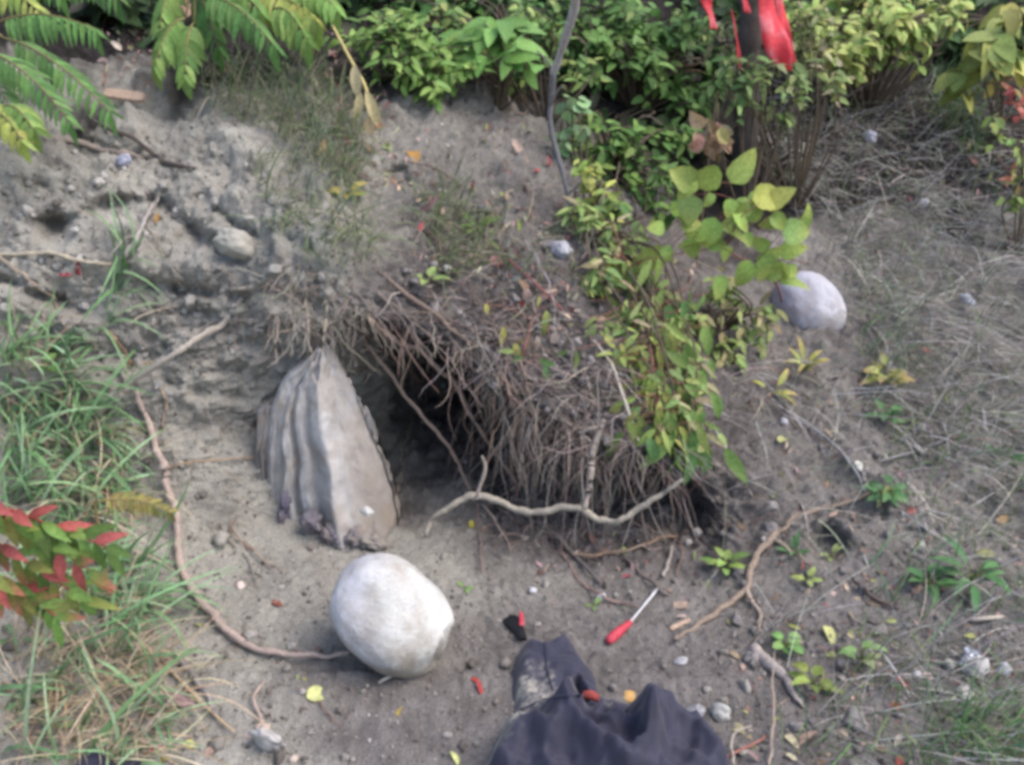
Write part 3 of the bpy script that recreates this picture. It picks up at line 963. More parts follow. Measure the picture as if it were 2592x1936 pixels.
root('hanging_root', 'thin root hanging down the middle of the rooty bank', [(1075, 805), (1098, 835), (1106, 875), (1110, 930)], [.0022, .0024, .0022, .0012], (.25, .175, .14), lift=.015, cat='root')
root('hanging_root', 'long thin yellowish root trailing down under the seedling leaves', [(1124, 770), (1137, 829), (1159, 898), (1195, 945), (1228, 968), (1262, 995)], [.002, .0022, .0022, .002, .0013], (.36, .28, .2), lift=.015, cat='root')
root('hanging_root', 'pale stiff root hanging below the willow-like shoot', [(1282, 735), (1322, 789), (1340, 835), (1354, 880), (1369, 930), (1382, 958)], [.002, .0032, .0042, .004, .0025], (.43, .37, .32), lift=.02, wig=.003, cat='root')
root('hanging_root', 'rootlet cluster tip hanging above the forked branch', [(990, 945), (1005, 975), (1030, 1000), (1040, 1020)], [.0018, .0016, .001], RB, lift=.012, cat='root')
fb = root('dead_branch', 'forked bare grey branch propped across the foot of the hollow', [(916, 1162), (938, 1118), (975, 1093), (1030, 1076), (1097, 1095), (1159, 1106), (1231, 1096), (1318, 1128), (1345, 1122), (1400, 1085), (1440, 1062), (1470, 1038)],
          [.004, .006, .008, .0085, .0085, .008, .008, .0075, .0065, .0055, .004], (.3, .25, .21), lift=.03, span=np.linspace(2.24, 2.10, 12), wig=.007, cat='branch')
o_ = np.array(fb.location)
for k, (pp, rr) in enumerate([([(1262, 1098), (1272, 1060), (1277, 1000), (1284, 958), (1300, 920), (1304, 908)], [.0075, .0075, .007, .006, .0045]), ([(1280, 958), (1268, 946), (1255, 938), (1268, 926), (1292, 922)], [.005, .0045, .003]), ([(1030, 1076), (1040, 1045), (1048, 1010), (1042, 985)], [.005, .004, .0025])]):
    b = MB()
    tube(b, path(pp, .03, np.linspace(2.12, 2.09, len(pp))), rr, (.3, .25, .21), n=8, wig=.003, step=.008)
    b.build('side_shoot', M['bark'], fb, origin=o_)
root('fallen_branch', 'straight dark stick slanting under the forked branch to the dirt', [(1165, 1112), (1200, 1155), (1250, 1208), (1300, 1262)], [.004, .0045, .0045, .003], (.15, .13, .125), lift=.012, span=True, wig=.002, cat='stick')
root('exposed_root', 'thin straight root dropping from the forked branch to the dirt', [(1042, 1090), (1070, 1128), (1090, 1160), (1102, 1190)], [.0025, .0022, .0015], RS, lift=.02, span=True, cat='root')
root('exposed_root', 'straight upright rootlet below the left end of the forked branch', [(1030, 1085), (1036, 1140), (1038, 1190), (1042, 1235)], [.002, .002, .0015], (.27, .2, .16), lift=.02, span=True, cat='root')
root('exposed_root', 'red-brown root bridging the right hollow in a shallow arc', [(1235, 1200), (1290, 1196), (1345, 1190), (1400, 1172), (1440, 1158), (1462, 1160)], [.003, .0032, .0035, .0035, .0028], (.24, .155, .12), lift=.02, span=True, wig=.004, cat='root')
root('exposed_root', 'looping thin root on the floor of the right hollow', [(1212, 1190), (1235, 1225), (1262, 1262), (1300, 1285), (1342, 1300), (1375, 1308)], [.0025, .0028, .0028, .002], (.28, .2, .155), lift=.006, cat='root')
root('fallen_twig', 'dark twig lying from the right hollow toward the screwdriver tip', [(1345, 1200), (1385, 1238), (1425, 1272), (1450, 1285)], [.003, .004, .004, .002], (.15, .12, .105), lift=.008, cat='twig')
root('fallen_twig', 'short pale twig standing in the right hollow behind the screwdriver', [(1452, 1182), (1443, 1212), (1432, 1245)], [.003, .004, .0035], (.3, .26, .23), lift=.012, cat='twig')
root('exposed_root', 'thin rootlet drooping off the arc root in the right hollow', [(1460, 1160), (1474, 1190), (1468, 1215), (1460, 1240)], [.0018, .0016, .001], RB, lift=.012, cat='root')
root('exposed_root', 'long root curving down the right slope from the green weeds', [(1880, 1062), (1820, 1088), (1760, 1102), (1700, 1130), (1655, 1172), (1625, 1225), (1612, 1275), (1560, 1310), (1510, 1345), (1455, 1382)], [.004, .005, .006, .007, .008, .008, .007, .007, .006, .003], (.25, .185, .145), lift=.006, wig=.006, cat='root')
root('exposed_root', 'pale root stub hooking down below the bend of the right-slope root', [(1614, 1272), (1622, 1300), (1640, 1325), (1643, 1365)], [.006, .005, .004, .002], (.33, .26, .21), lift=.006, cat='root')
root('exposed_root', 'side root spreading right from the bend of the right-slope root', [(1668, 1160), (1700, 1185), (1730, 1205), (1752, 1225)], [.005, .004, .002], (.24, .19, .15), lift=.005, cat='root')
root('fallen_twig', 'curved grey twig ending at the cream stone on the right slope', [(1690, 895), (1755, 925), (1806, 965), (1832, 995), (1856, 1030), (1868, 1062)], [.003, .0035, .004, .0035, .002], (.24, .22, .225), lift=.015, wig=.002, side=[([(1752, 922), (1760, 905), (1768, 888)], [.0025, .0015])], cat='twig')
root('fallen_twig', 'long straight grey twig at the right pointing up the slope', [(1896, 997), (1940, 985), (1990, 972), (2050, 943), (2112, 908)], [.003, .004, .004, .0035, .002], (.23, .205, .2), lift=.015, wig=.002, cat='twig')
root('buried_log', 'short thick weathered root piece half buried in the dirt at lower right', [(1628, 1400), (1650, 1420), (1676, 1445), (1700, 1470), (1716, 1500), (1735, 1525)], [.011, .013, .011, .008, .005, .003], (.36, .31, .26), lift=.007, wig=.006, cat='log', n=12)
root('fallen_twig', 'dark bent twig on the dirt below the tall green weed', [(1838, 1245), (1868, 1275), (1900, 1298), (1940, 1312)], [.003, .004, .004, .003], (.09, .07, .06), lift=.006, cat='twig')
root('fallen_twig', 'short reddish twig right of the jacket near the small weeds', [(1545, 1648), (1580, 1630), (1622, 1605), (1655, 1586)], [.002, .0025, .002], (.3, .13, .1), lift=.006, cat='twig')
root('fallen_twig', 'dark twig lying across the grass at the lower right', [(2010, 1520), (2060, 1535), (2110, 1555), (2140, 1575)], [.003, .0035, .003], (.12, .1, .09), lift=.006, cat='twig')
root('dry_stalk', 'pale hollow stalk lying under the tall green weed', [(2096, 1338), (2128, 1335), (2166, 1332)], [.005, .005, .0045], (.42, .37, .31), lift=.006, wig=.0, cat='stalk')
root('dry_stalk', 'thin pale curved stalk standing right of the jacket', [(1585, 1652), (1580, 1600), (1592, 1578), (1625, 1565)], [.0022, .002, .0014], (.45, .4, .34), lift=.012, wig=.003, cat='stalk')
root('dry_stalk', 'bent pale stalk right of the small yellow-green weed', [(1660, 1652), (1668, 1590), (1672, 1540), (1668, 1470), (1672, 1400)], [.002, .0022, .002, .0014], (.42, .34, .26), lift=.02, wig=.003, cat='stalk')
root('fallen_twig', 'reddish twig lying over the bank right of the grass tuft', [(1100, 560), (1140, 600), (1185, 640), (1235, 690)], [.0022, .0028, .0025, .002], (.26, .1, .09), lift=.012, cat='twig')
root('fallen_twig', 'grey twig poking from the bank above the grey embedded stone', [(1135, 520), (1160, 560), (1185, 610), (1200, 665)], [.002, .0028, .002], (.24, .22, .22), lift=.015, cat='twig')
root('fallen_twig', 'bent pale twig stuck in the bank under the hanging bush', [(1065, 187), (1090, 195), (1105, 225), (1130, 245), (1150, 225)], [.0035, .003, .0025, .0016], (.36, .28, .22), lift=.02, cat='twig')
root('fallen_twig', 'dark twig across the slope above the brown fallen leaf', [(880, 350), (930, 362), (975, 385), (1000, 400)], [.002, .003, .002], (.16, .12, .1), lift=.01, cat='twig')

# fine root hair over the whole undercut face and the overhanging lip: past counting
mb = HAIRS


def hair(px, py, ln, r, col, out=.5, pull=(0, 0, -1), wob=.35):
    l, n, D = hit(px, py)
    p = l - n * .004
    d = nrm(n * out + np.array(pull) * .6 + R.normal(0, .25, 3))
    pts = [p]
    m = 6
    for k in range(m):
        d = nrm(d + np.array(pull) * .28 + R.normal(0, wob * .5, 3))
        p = p + d * ln / m
        pts.append(p)
    tube(mb, pts, [r, r * .9, r * .45], col, n=4, step=ln / 10)
hc = [(.27, .215, .18), (.19, .145, .12), (.12, .092, .08), (.38, .33, .285)]
for (px, py) in scatter([(820, 640), (930, 600), (1150, 640), (1400, 760), (1500, 940), (1500, 1000), (1380, 1010), (1360, 1210), (1150, 1220), (1040, 1140), (1000, 900), (900, 760)], 850):
    hair(px, py, R.uniform(.02, .05) * math.exp(R.normal(.35, .5)), R.uniform(.0005, .0013), jit(hc[R.choice(4, p=[.32, .33, .2, .15])], .15), out=R.uniform(.1, .7), pull=(.25 + R.normal(0, .5), -.05, -.8), wob=.8)
for (px, py) in scatter([(560, 600), (640, 560), (760, 600), (830, 690), (800, 780), (720, 740), (640, 700), (580, 690)], 520):
    hair(px, py, R.uniform(.02, .06) * math.exp(R.normal(.2, .6)), R.uniform(.0005, .0014), jit([(.46, .4, .33), (.4, .34, .27), (.3, .235, .19)][R.choice(3)], .12), out=R.uniform(.2, .9), pull=(R.normal(.1, .45), -.1, -.8), wob=.7)
for (px, py) in scatter([(850, 420), (1150, 470), (1480, 620), (1480, 800), (1150, 720), (950, 640)], 420):
    hair(px, py, R.uniform(.03, .12), R.uniform(.0005, .0012), jit(hc[R.choice(4)], .15), out=.3, pull=(.5, -.1, -.7))
for (px, py) in scatter([(800, 620), (930, 640), (1150, 720), (1400, 820), (1490, 920), (1450, 960), (1300, 900), (1100, 830), (960, 740)], 300):
    hair(px, py, R.uniform(.05, .24), R.uniform(.0005, .0013), jit([(.4, .33, .28), (.34, .26, .22), (.24, .18, .15), (.46, .4, .36)][R.choice(4)], .12), out=R.uniform(.5, 1.1), pull=(.3 + R.normal(0, .4), -.12, -.9), wob=.7)
for (px, py) in scatter([(1020, 930), (1450, 900), (1460, 1180), (1050, 1200)], 380):
    hair(px, py, R.uniform(.04, .18), R.uniform(.0006, .0012), jit([(.36, .28, .23), (.28, .2, .17), (.42, .36, .31)][R.choice(3)], .12), out=.9, pull=(R.normal(.1, .7), -.2, -.7), wob=.8)
for (px, py) in scatter([(800, 640), (880, 680), (1000, 800), (980, 830), (860, 760)], 34):
    hair(px, py, R.uniform(.1, .24), R.uniform(.0009, .0018), jit([(.36, .27, .22), (.28, .2, .16)][R.choice(2)], .12), out=.8, pull=(.15, -.05, -1), wob=.4)
for (px, py) in scatter([(1010, 790), (1150, 800), (1450, 880), (1470, 960), (1300, 960), (1100, 930), (1020, 880)], 170):
    hair(px, py, R.uniform(.09, .24), R.uniform(.0005, .0012), jit([(.34, .26, .21), (.26, .19, .155), (.17, .125, .1), (.4, .34, .29)][R.choice(4)], .12), out=R.uniform(.1, .8), pull=(R.normal(.12, .3), -.08, -1), wob=.55)
for (px, py) in scatter([(1000, 840), (1150, 850), (1440, 900), (1470, 960), (1300, 990), (1100, 960)], 150):
    hair(px, py, R.uniform(.16, .34), R.uniform(.0004, .0016), jit([(.36, .29, .24), (.25, .19, .155), (.14, .105, .09), (.44, .38, .33)][R.choice(4)], .12), out=R.uniform(-.2, 1.0), pull=(R.normal(.0, .22), R.normal(.05, .15), -1), wob=.35)
for (px, py) in scatter([(860, 560), (1150, 640), (1420, 760), (1450, 880), (1150, 860), (960, 760)], 240):
    hair(px, py, R.uniform(.04, .16), R.uniform(.0004, .0017), jit([(.36, .29, .24), (.25, .19, .155), (.44, .38, .33)][R.choice(3)], .12), out=R.uniform(.2, .7), pull=(R.normal(0, .9), -.1, R.uniform(-.7, .3)), wob=.8)
tag(mb.build('fine_roots', M['bark']), 'mat of hair-thin roots hanging from the undercut bank', kind='stuff')
mb = MB()
for (px, py) in scatter([(0, 380), (300, 270), (560, 290), (780, 420), (760, 580), (600, 700), (330, 830), (0, 720)], 420) + scatter([(330, 860), (560, 800), (560, 1150), (420, 1150)], 60):
    hair(px, py, R.uniform(.02, .06) * math.exp(R.normal(.2, .5)), R.uniform(.0004, .0011), jit([(.42, .36, .3), (.3, .24, .19), (.2, .15, .12)][R.choice(3)], .15), out=.35, pull=(R.normal(.35, .5), -.05, -.8), wob=.5)
tag(mb.build('bank_rootlets', M['bark']), 'sparse hair-thin rootlets scattered over the sandy bank at left', kind='stuff')
# countable strands in front of the stone
HANG = [([(640, 640), (635, 700), (628, 770)], 'left-most bare rootlet hanging over the left shoulder of the ribbed stone'),
        ([(662, 650), (668, 720), (672, 790), (690, 850)], 'long straw-coloured rootlet hanging down the face of the ribbed stone'),
        ([(710, 650), (705, 700), (700, 760)], 'rootlet hanging just above the tip of the ribbed stone'),
        ([(604, 690), (596, 740), (600, 790)], 'rootlet hanging left of the ribbed stone shoulder'),
        ([(775, 700), (762, 745), (770, 800)], 'rootlet hanging right of the ribbed stone tip')]
for pp, lab in HANG:
    D0 = hit(*pp[0])[2] - .03
    root('hanging_root', lab, pp, [.0022, .002, .0012], (.42, .35, .28), lift=0, span=np.full(len(pp), D0), wig=.006, cat='root')

lv = Leaves()
LIT = [(.36, .27, .2), (.25, .17, .13), (.42, .28, .25), (.46, .4, .3), (.2, .13, .1), (.32, .1, .09), (.3, .32, .12), (.24, .26, .1)]
LP = [.2, .2, .12, .12, .2, .05, .06, .05]
for poly, cnt in (([(850, 400), (1200, 420), (1500, 560), (1600, 800), (1450, 800), (1100, 700), (900, 600)], 620), ([(1500, 760), (2000, 700), (2212, 900), (2212, 1652), (1620, 1652), (1560, 1300), (1650, 1000)], 560), ([(720, 60), (850, 200), (860, 420), (760, 380), (660, 180)], 200),
                  ([(850, 200), (1200, 230), (1240, 420), (860, 420)], 120), ([(1000, 1100), (1500, 1150), (1560, 1350), (1150, 1300)], 70), ([(0, 1150), (700, 1400), (650, 1652), (0, 1652)], 120), ([(200, 0), (340, 0), (330, 200), (200, 200)], 90), ([(1560, 180), (2000, 200), (2212, 400), (1900, 600)], 220)):
    for (px, py) in scatter(poly, cnt):
        l, n, D = hit(px, py)
        if D > 6:
            continue
        t = nrm(np.cross(n, R.normal(size=3)))
        big = math.exp(R.normal(-.15, .45))
        lv.add(l + n * .002, t + n * .25, n + R.normal(0, .35, 3), .021 * big, .0075 * big * R.uniform(.5, 1.4), jit(LIT[R.choice(8, p=LP)], .2), R.uniform(.1, .8), R.uniform(.1, .7), 'lance' if R.random() < .6 else 'ovate', n=4, twist=R.uniform(-.6, .6))
mb = MB()
lv.into(mb)
for (px, py) in scatter([(820, 380), (1200, 420), (1640, 600), (2212, 950), (2212, 1652), (1620, 1652), (1500, 1150), (1500, 800), (1000, 640)], 520):
    l, n, D = hit(px, py)
    t = nrm(np.cross(n, R.normal(size=3)) + np.array([.3, 0, -.5]))
    L_ = .05 * math.exp(R.normal(0, .5))
    tube(mb, [l + n * .003, l + t * L_ * .5 + n * (.006 + R.normal(0, .003)), l + t * L_ + n * .004], [.0011, .001, .0006], jit([(.3, .22, .17), (.4, .35, .28), (.16, .12, .1), (.3, .12, .1)][R.choice(4, p=[.35, .25, .3, .1])], .15), n=4, step=.015)
tag(mb.build('leaf_litter', M['dry']), 'scraps of dead leaves and broken twigs strewn over the slope', kind='stuff')
# ------------------------------------------------------------------ dark jacket on the dirt
def jacket():
    out = [(1128, 1392), (1147, 1377), (1175, 1386), (1198, 1378), (1223, 1370), (1242, 1395), (1262, 1425), (1280, 1446), (1290, 1470), (1303, 1506), (1340, 1516), (1380, 1526), (1440, 1545), (1507, 1568), (1540, 1605), (1572, 1645), (1590, 1720), (1500, 1790), (1300, 1800), (1120, 1780), (1030, 1720), (1051, 1645), (1062, 1615), (1072, 1592), (1100, 1556), (1112, 1530), (1106, 1490), (1108, 1442)]
    W = np.array([AT(px, py, 1)[:2] if False else None for px, py in []]) if False else None
    pts = []
    for px, py in out:
        o, d = ray(px, py)
        t = (0.012 - o[2]) / d[2]
        pts.append((o + d * t)[:2])
    pts = np.array(pts)
    # smooth the outline
    tt = np.linspace(0, len(pts), 420, endpoint=False)
    P4 = np.concatenate([pts[-2:], pts, pts[:3]])
    bound = catmull(P4, tt + 2)
    c = np.array([.17, 1.2])
    step = .0042
    x0, y0 = pts.min(0) - .02
    x1, y1 = pts.max(0) + .02
    gx, gy = np.arange(x0, x1, step), np.arange(y0, y1, step)
    X, Y = np.meshgrid(gx, gy)
    q = np.stack([X.ravel(), Y.ravel()], 1)
    # signed distance to outline
    a = bound
    b = np.roll(bound, -1, axis=0)
    dist = np.full(len(q), 9.0)
    inside = np.zeros(len(q), bool)
    for (ax, ay), (bx, by) in zip(a, b):
        ab = np.array([bx - ax, by - ay])
        t = np.clip(((q - [ax, ay]) @ ab) / (ab @ ab + 1e-12), 0, 1)
        dd = np.linalg.norm(q - ([ax, ay] + t[:, None] * ab), axis=1)
        dist = np.minimum(dist, dd)
        cr = ((ay > q[:, 1]) != (by > q[:, 1])) & (q[:, 0] < (bx - ax) * (q[:, 1] - ay) / (by - ay + 1e-12) + ax)
        inside ^= cr
    sdv = np.where(inside, dist, -dist)
    p3 = np.concatenate([q, np.zeros((len(q), 1))], 1)
    wob = .05 * np.stack([fbm(p3, .11, 3, off=3), fbm(p3, .11, 3, off=13)], -1)
    qq = q + wob
    h = .030 * (1 - np.exp(-np.maximum(sdv, 0) / .010))
    body = sstep(1.29, 1.20, q[:, 1] + .02 * fbm(p3, .1, 2)) * sstep(0, .05, sdv)
    h += .042 * body

    def fold(u, k=2.0):
        return np.exp(k * (np.cos(2 * math.pi * u) - 1))
    c1 = np.c_[qq * [1.0, .8], np.zeros(len(q))]
    f1 = np.clip(1 - 1.9 * np.abs(fbm(c1, .20, 1, off=8.3)), 0, 1) ** 1.6
    f2 = np.clip(1 - 1.9 * np.abs(fbm(c1, .12, 1, off=23.7)), 0, 1) ** 1.4
    f3 = np.abs(fbm(p3, .09, 3, off=77))
    edge = sstep(0, .03, sdv)
    h += edge * (.008 + .06 * body) * f1 + edge * (.005 + .024 * body) * f2 + edge * (.003 + .012 * body) * (1 - 2 * f3)
    h += .004 * fbm(p3, .03, 3, off=5) * edge

    # explicit folds seen in the photo: (x1,y1)-(x2,y2) in pixels, height, half width
    def gl(px, py):
        o, d = ray(px, py)
        t = (0.06 - o[2]) / d[2]
        return (o + d * t)[:2]
    for (p, r, hh, wd) in (((1375, 1530), (1405, 1640), .055, .022), ((1405, 1640), (1450, 1560), .03, .018), ((1200, 1590), (1290, 1560), .035, .02), ((1290, 1580), (1400, 1640), .045, .02),
                           ((1150, 1600), (1190, 1652), .03, .02), ((1440, 1560), (1560, 1640), .035, .03), ((1340, 1530), (1360, 1600), -.03, .016), ((1150, 1400), (1240, 1420), .012, .02), ((1120, 1450), (1200, 1560), .012, .018)):
        A, B = gl(*p), gl(*r)
        ab = B - A
        t = np.clip(((q - A) @ ab) / (ab @ ab), 0, 1)
        dd = np.linalg.norm(q - (A + t[:, None] * ab), axis=1)
        s_ = np.maximum(0, 1 - dd / (wd * 1.7))
        h += edge * hh * .62 * s_ * s_ * (1.6 - .6 * s_)
    # the open slit of a pocket
    A, B = gl(1248, 1440), gl(1258, 1482)
    ab = B - A
    t = np.clip(((q - A) @ ab) / (ab @ ab), 0, 1)
    dd = np.linalg.norm(q - (A + t[:, None] * ab), axis=1)
    wd = .011 * (.4 + t)
    h -= .05 * sstep(wd * 1.25, wd * .8, dd)
    h = np.maximum(h, .004)
    dust = np.zeros(len(q))
    for (px, py, r, s) in ((1150, 1470, .032, .9), (1135, 1510, .028, .7), (1240, 1535, .032, .95), (1115, 1560, .036, .8), (1090, 1600, .03, .6), (1290, 1530, .02, .5), (1160, 1420, .02, .3), (1190, 1500, .03, .4)):
        A = gl(px, py)
        dd = np.linalg.norm(q + .03 * np.stack([fbm(p3, .03, 3, off=60), fbm(p3, .03, 3, off=70)], -1) - A, axis=1)
        dust = np.maximum(dust, s * sstep(r * 1.5, r * .5, dd + .016 * fbm(p3, .009, 3, off=90)))
    dust = np.clip(dust * (.75 + .9 * fbm(p3, .008, 3, off=45)) + .03, 0, 1)
    ok = sdv > -.002
    gz = np.array([drop((x, y, .3))[2] for x, y in q[ok][::1]]) if False else 0.0
    idx = np.arange(len(q)).reshape(len(gy), len(gx))
    F = np.stack([idx[:-1, :-1], idx[:-1, 1:], idx[1:, 1:], idx[1:, :-1]], -1).reshape(-1, 4)
    F = F[ok[F].all(1)]
    used = np.unique(F)
    mp = np.full(len(q), -1)
    mp[used] = np.arange(len(used))
    # pull border vertices onto the outline so the hem is clean
    V = np.concatenate([q, (h)[:, None]], 1)[used]
    Fm = mp[F]
    U = V.copy()
    U[:, 2] = np.maximum(V[:, 2] - .006, .001)
    n0 = len(V)
    # border edges closed between top and underside
    E = np.concatenate([Fm[:, [0, 1]], Fm[:, [1, 2]], Fm[:, [2, 3]], Fm[:, [3, 0]]])
    key = {}
    for i, j in E:
        k = (min(i, j), max(i, j))
        key[k] = None if k in key else (i, j)
    bd = np.array([v for v in key.values() if v is not None])
    side = np.stack([bd[:, 1], bd[:, 0], bd[:, 0] + n0, bd[:, 1] + n0], -1)
    mb = MB()
    C = np.repeat(dust[used][:, None], 3, 1)
    mb.add(np.concatenate([V, U]), np.concatenate([Fm, Fm[:, ::-1] + n0, side]), np.concatenate([C, C * 0]))
    org = np.array([c[0], c[1], 0])
    o = mb.build('jacket', M['cloth'], origin=org, cname='Dust')
    tag(o, 'crumpled dark navy fabric jacket with pale dried mud, lying on the dirt', 'jacket')
    # red tag along the pocket
    tb = MB()
    a0, a1 = gl(1258, 1497), gl(1294, 1506)
    n = 8
    L_ = np.linspace(a0, a1, n)
    zz = .058 + .006 * np.sin(np.linspace(0, 3, n))
    w_ = .010 * np.sin(np.linspace(.5, 2.7, n))
    dr = nrm([-(a1 - a0)[1], (a1 - a0)[0]])
    Vt = np.concatenate([np.c_[L_ + dr * w_[:, None] * .5, zz + .004], np.c_[L_ - dr * w_[:, None] * .5, zz - .004], np.c_[L_ + dr * w_[:, None] * .5, zz - .002], np.c_[L_ - dr * w_[:, None] * .5, zz - .01]])
    i = np.arange(n - 1)
    tb.add(Vt, np.concatenate([np.stack([i, i + 1, i + 1 + n, i + n], -1), np.stack([i + 2 * n, i + 3 * n, i + 3 * n + 1, i + 2 * n + 1], -1), np.stack([i, i + 2 * n, i + 2 * n + 1, i + 1], -1), np.stack([i + n, i + n + 1, i + 3 * n + 1, i + 3 * n], -1)]), (1, 1, 1))
    tag(tb.build('tag', M['redtag'], o, origin=org), 'small red tag at the pocket slit')
    # raised piping of a seam
    sm = MB()
    import mathutils
    from mathutils.bvhtree import BVHTree
    bv = BVHTree.FromPolygons([tuple(v) for v in V], [tuple(f) for f in Fm])

    def on(px, py):
        oo, d = ray(px, py)
        r = bv.ray_cast(Vector(oo), Vector(d))
        return np.array(r[0]) if r[0] is not None else None
    for line in ([(1112, 1540), (1170, 1512), (1240, 1500), (1300, 1508)], [(1178, 1388), (1180, 1440), (1196, 1500)]):
        pp = []
        for (u0, v0), (u1, v1) in zip(line[:-1], line[1:]):
            for k in range(8):
                q_ = on(u0 + (u1 - u0) * k / 8, v0 + (v1 - v0) * k / 8)
                if q_ is not None:
                    pp.append(q_ + [0, 0, .0005])
        if len(pp) > 4:
            tube(sm, pp, [.0022], (0, 0, 0), n=6, step=.006)
    sm.build('seam', M['cloth'], o, origin=org, cname='Dust')


jacket()


def flat_loft(mb, pts, half, thick, col, up=(0, 0, 1)):
    """a strap: rounded-rectangle section swept along pts"""
    pts = np.asarray(pts, float)
    n = len(pts)
    half = np.broadcast_to(np.asarray(half, float), (n,))
    T = np.gradient(pts, axis=0)
    T /= np.linalg.norm(T, axis=1)[:, None]
    up = np.asarray(up, float)
    X = np.cross(T, up)
    X /= np.linalg.norm(X, axis=1)[:, None]
    Z = np.cross(X, T)
    sec = [(-1, -.5), (-1, .5), (-.85, 1), (.85, 1), (1, .5), (1, -.5), (.85, -1), (-.85, -1)]
    V = np.stack([pts + X * (half * a)[:, None] + Z * thick * .5 * b for a, b in sec], 1).reshape(-1, 3)
    i = np.arange(n - 1)[:, None] * 8
    k = np.arange(8)[None]
    F = np.stack([i + k, i + 8 + k, i + 8 + (k + 1) % 8, i + (k + 1) % 8], -1).reshape(-1, 4)
    base = mb.n
    mb.add(V, F, col)
    mb.F.append(np.array([list(range(base, base + 8))[::-1], list(range(base + 8 * (n - 1), base + 8 * n))]).reshape(2, 8))


# black strap end with its red tab, just above the jacket collar
p = [P(1131, 1382, .008), P(1122, 1362, .012), P(1108, 1345, .014), P(1096, 1335, .012)]
mb = MB()
q = catmull(p, np.linspace(0, 3, 12))
flat_loft(mb, q, np.interp(np.linspace(0, 1, 12), [0, .4, .8, 1], [.007, .012, .017, .012]), .007, (1, 1, 1), up=nrm([0, -.4, 1]))
se = tag(mb.build('strap_end', M['black'], origin=p[0]), 'flared black strap end with a red tab poking up above the jacket collar', 'strap')
mb = MB()
q = catmull([P(1126, 1352, .016), P(1127, 1338, .02), P(1125, 1322, .018)], np.linspace(0, 2, 8))
flat_loft(mb, q, [.003, .0045, .005, .005, .005, .0045, .004, .002], .004, (1, 1, 1), up=nrm([0, -.6, .6]))
mb.build('tab', M['red'], se, origin=p[0])

# screwdriver: steel blade, red handle
h0, h1, s1 = P(1313, 1385, .012), P(1362, 1343, .014), P(1421, 1270, .012)
ax = nrm(h1 - h0)
mb = MB()
tt = np.linspace(0, 1, 26)
tube(mb, [h0 + (h1 - h0) * t for t in tt], .0105 * np.interp(tt, [0, .08, .3, .6, .8, .9, 1], [.6, .95, 1, .95, .62, .75, .5]), (1, 1, 1), n=10, step=.003)
Vh = mb.V[0].reshape(-1, 10, 3)
sdr = mb.build('screwdriver', M['red'], origin=h0)
tag(sdr, 'red-handled screwdriver lying on the dirt with its steel shaft toward the hollow', 'screwdriver')
mb = MB()
tube(mb, [h1 - ax * .004, (h1 + s1) / 2, s1], [.0036, .0036, .0036, .0036, .0044, .0025], (1, 1, 1), n=8)
mb.build('shaft', M['steel'], sdr, origin=h0)

# silver foil wrapper: crumpled sheet with two sides
def foil(px, py, size, label):
    l, n, D = hit(px, py)
    g = np.linspace(-1, 1, 14)
    X, Y = np.meshgrid(g, g)
    v = np.stack([X.ravel() * size * .55, np.zeros(196), Y.ravel() * size], 1)
    v[:, 1] = .35 * size * np.abs(fbm(v, size * .8, 3, off=4)) * 2 - .2 * size
    v = v + .12 * size * np.stack([fbm(v, size * .5, 2, off=k * 9) for k in range(3)], -1)
    b = v + np.array([0, .0012, 0])
    ix = np.arange(196).reshape(14, 14)
    F = np.stack([ix[:-1, :-1], ix[:-1, 1:], ix[1:, 1:], ix[1:, :-1]], -1).reshape(-1, 4)
    rim = np.concatenate([ix[0], ix[1:, -1], ix[-1, -2::-1], ix[-2:0:-1, 0]])
    r2 = np.roll(rim, -1)
    mb = MB()
    m = np.array(Matrix.Rotation(math.radians(-38), 3, 'X') @ Matrix.Rotation(.35, 3, 'Y'))
    mb.add(np.concatenate([v, b]) @ m.T + l + np.array([0, -.004, size * .55]), np.concatenate([F, F[:, ::-1] + 196, np.stack([r2, rim, rim + 196, r2 + 196], -1)]), (1, 1, 1))
    tag(mb.build('foil_wrapper', M['foil'], smooth=False, origin=l), label, 'wrapper')


foil(2090, 1438, .026, 'crumpled silver foil wrapper on the dirt at lower right')

# dark fabric scrap at the bottom left edge
mb = MB()
p0, p1 = P(182, 1650, .004), P(300, 1664, .004)
q = [p0 + (p1 - p0) * t + np.array([0, -.03, .012 + .008 * math.sin(t * 7)]) for t in np.linspace(0, 1, 16)]
flat_loft(mb, q, .035 + .006 * np.sin(np.linspace(0, 9, 16)), .016, (.03, 0, 0))
tag(mb.build('shoe_tip', M['black'], origin=p0) if False else mb.build('fabric_scrap', M['cloth'], origin=p0, cname='Dust'), 'edge of dark blue fabric on the grass at the bottom left', 'cloth')

# pale board at the top of the bank
def plank(a, b, wd, th, label):
    mb = MB()
    q = np.linspace(a, b, 10)
    flat_loft(mb, q, wd * np.array([.8, 1, 1, .97, 1, 1, .95, 1, .96, .7]), th, np.array((.42, .3, .22)), up=nrm([.1, -.7, .7]))
    tag(mb.build('wood_piece', M['bark'], origin=a, smooth=False), label, 'wood')


plank(P(228, 200, .05), P(312, 212, .05), .016, .012, 'short flat piece of pale wood on the bank top beside the ferny fronds')
plank(P(1455, 1308, .006), P(1485, 1306, .006), .008, .006, 'small pinkish wood chip on the dirt right of the screwdriver tip')
plank(P(1448, 1358, .006), P(1490, 1338, .006), .005, .006, 'flat brown bark strip on the dirt above the grey flat pebble')


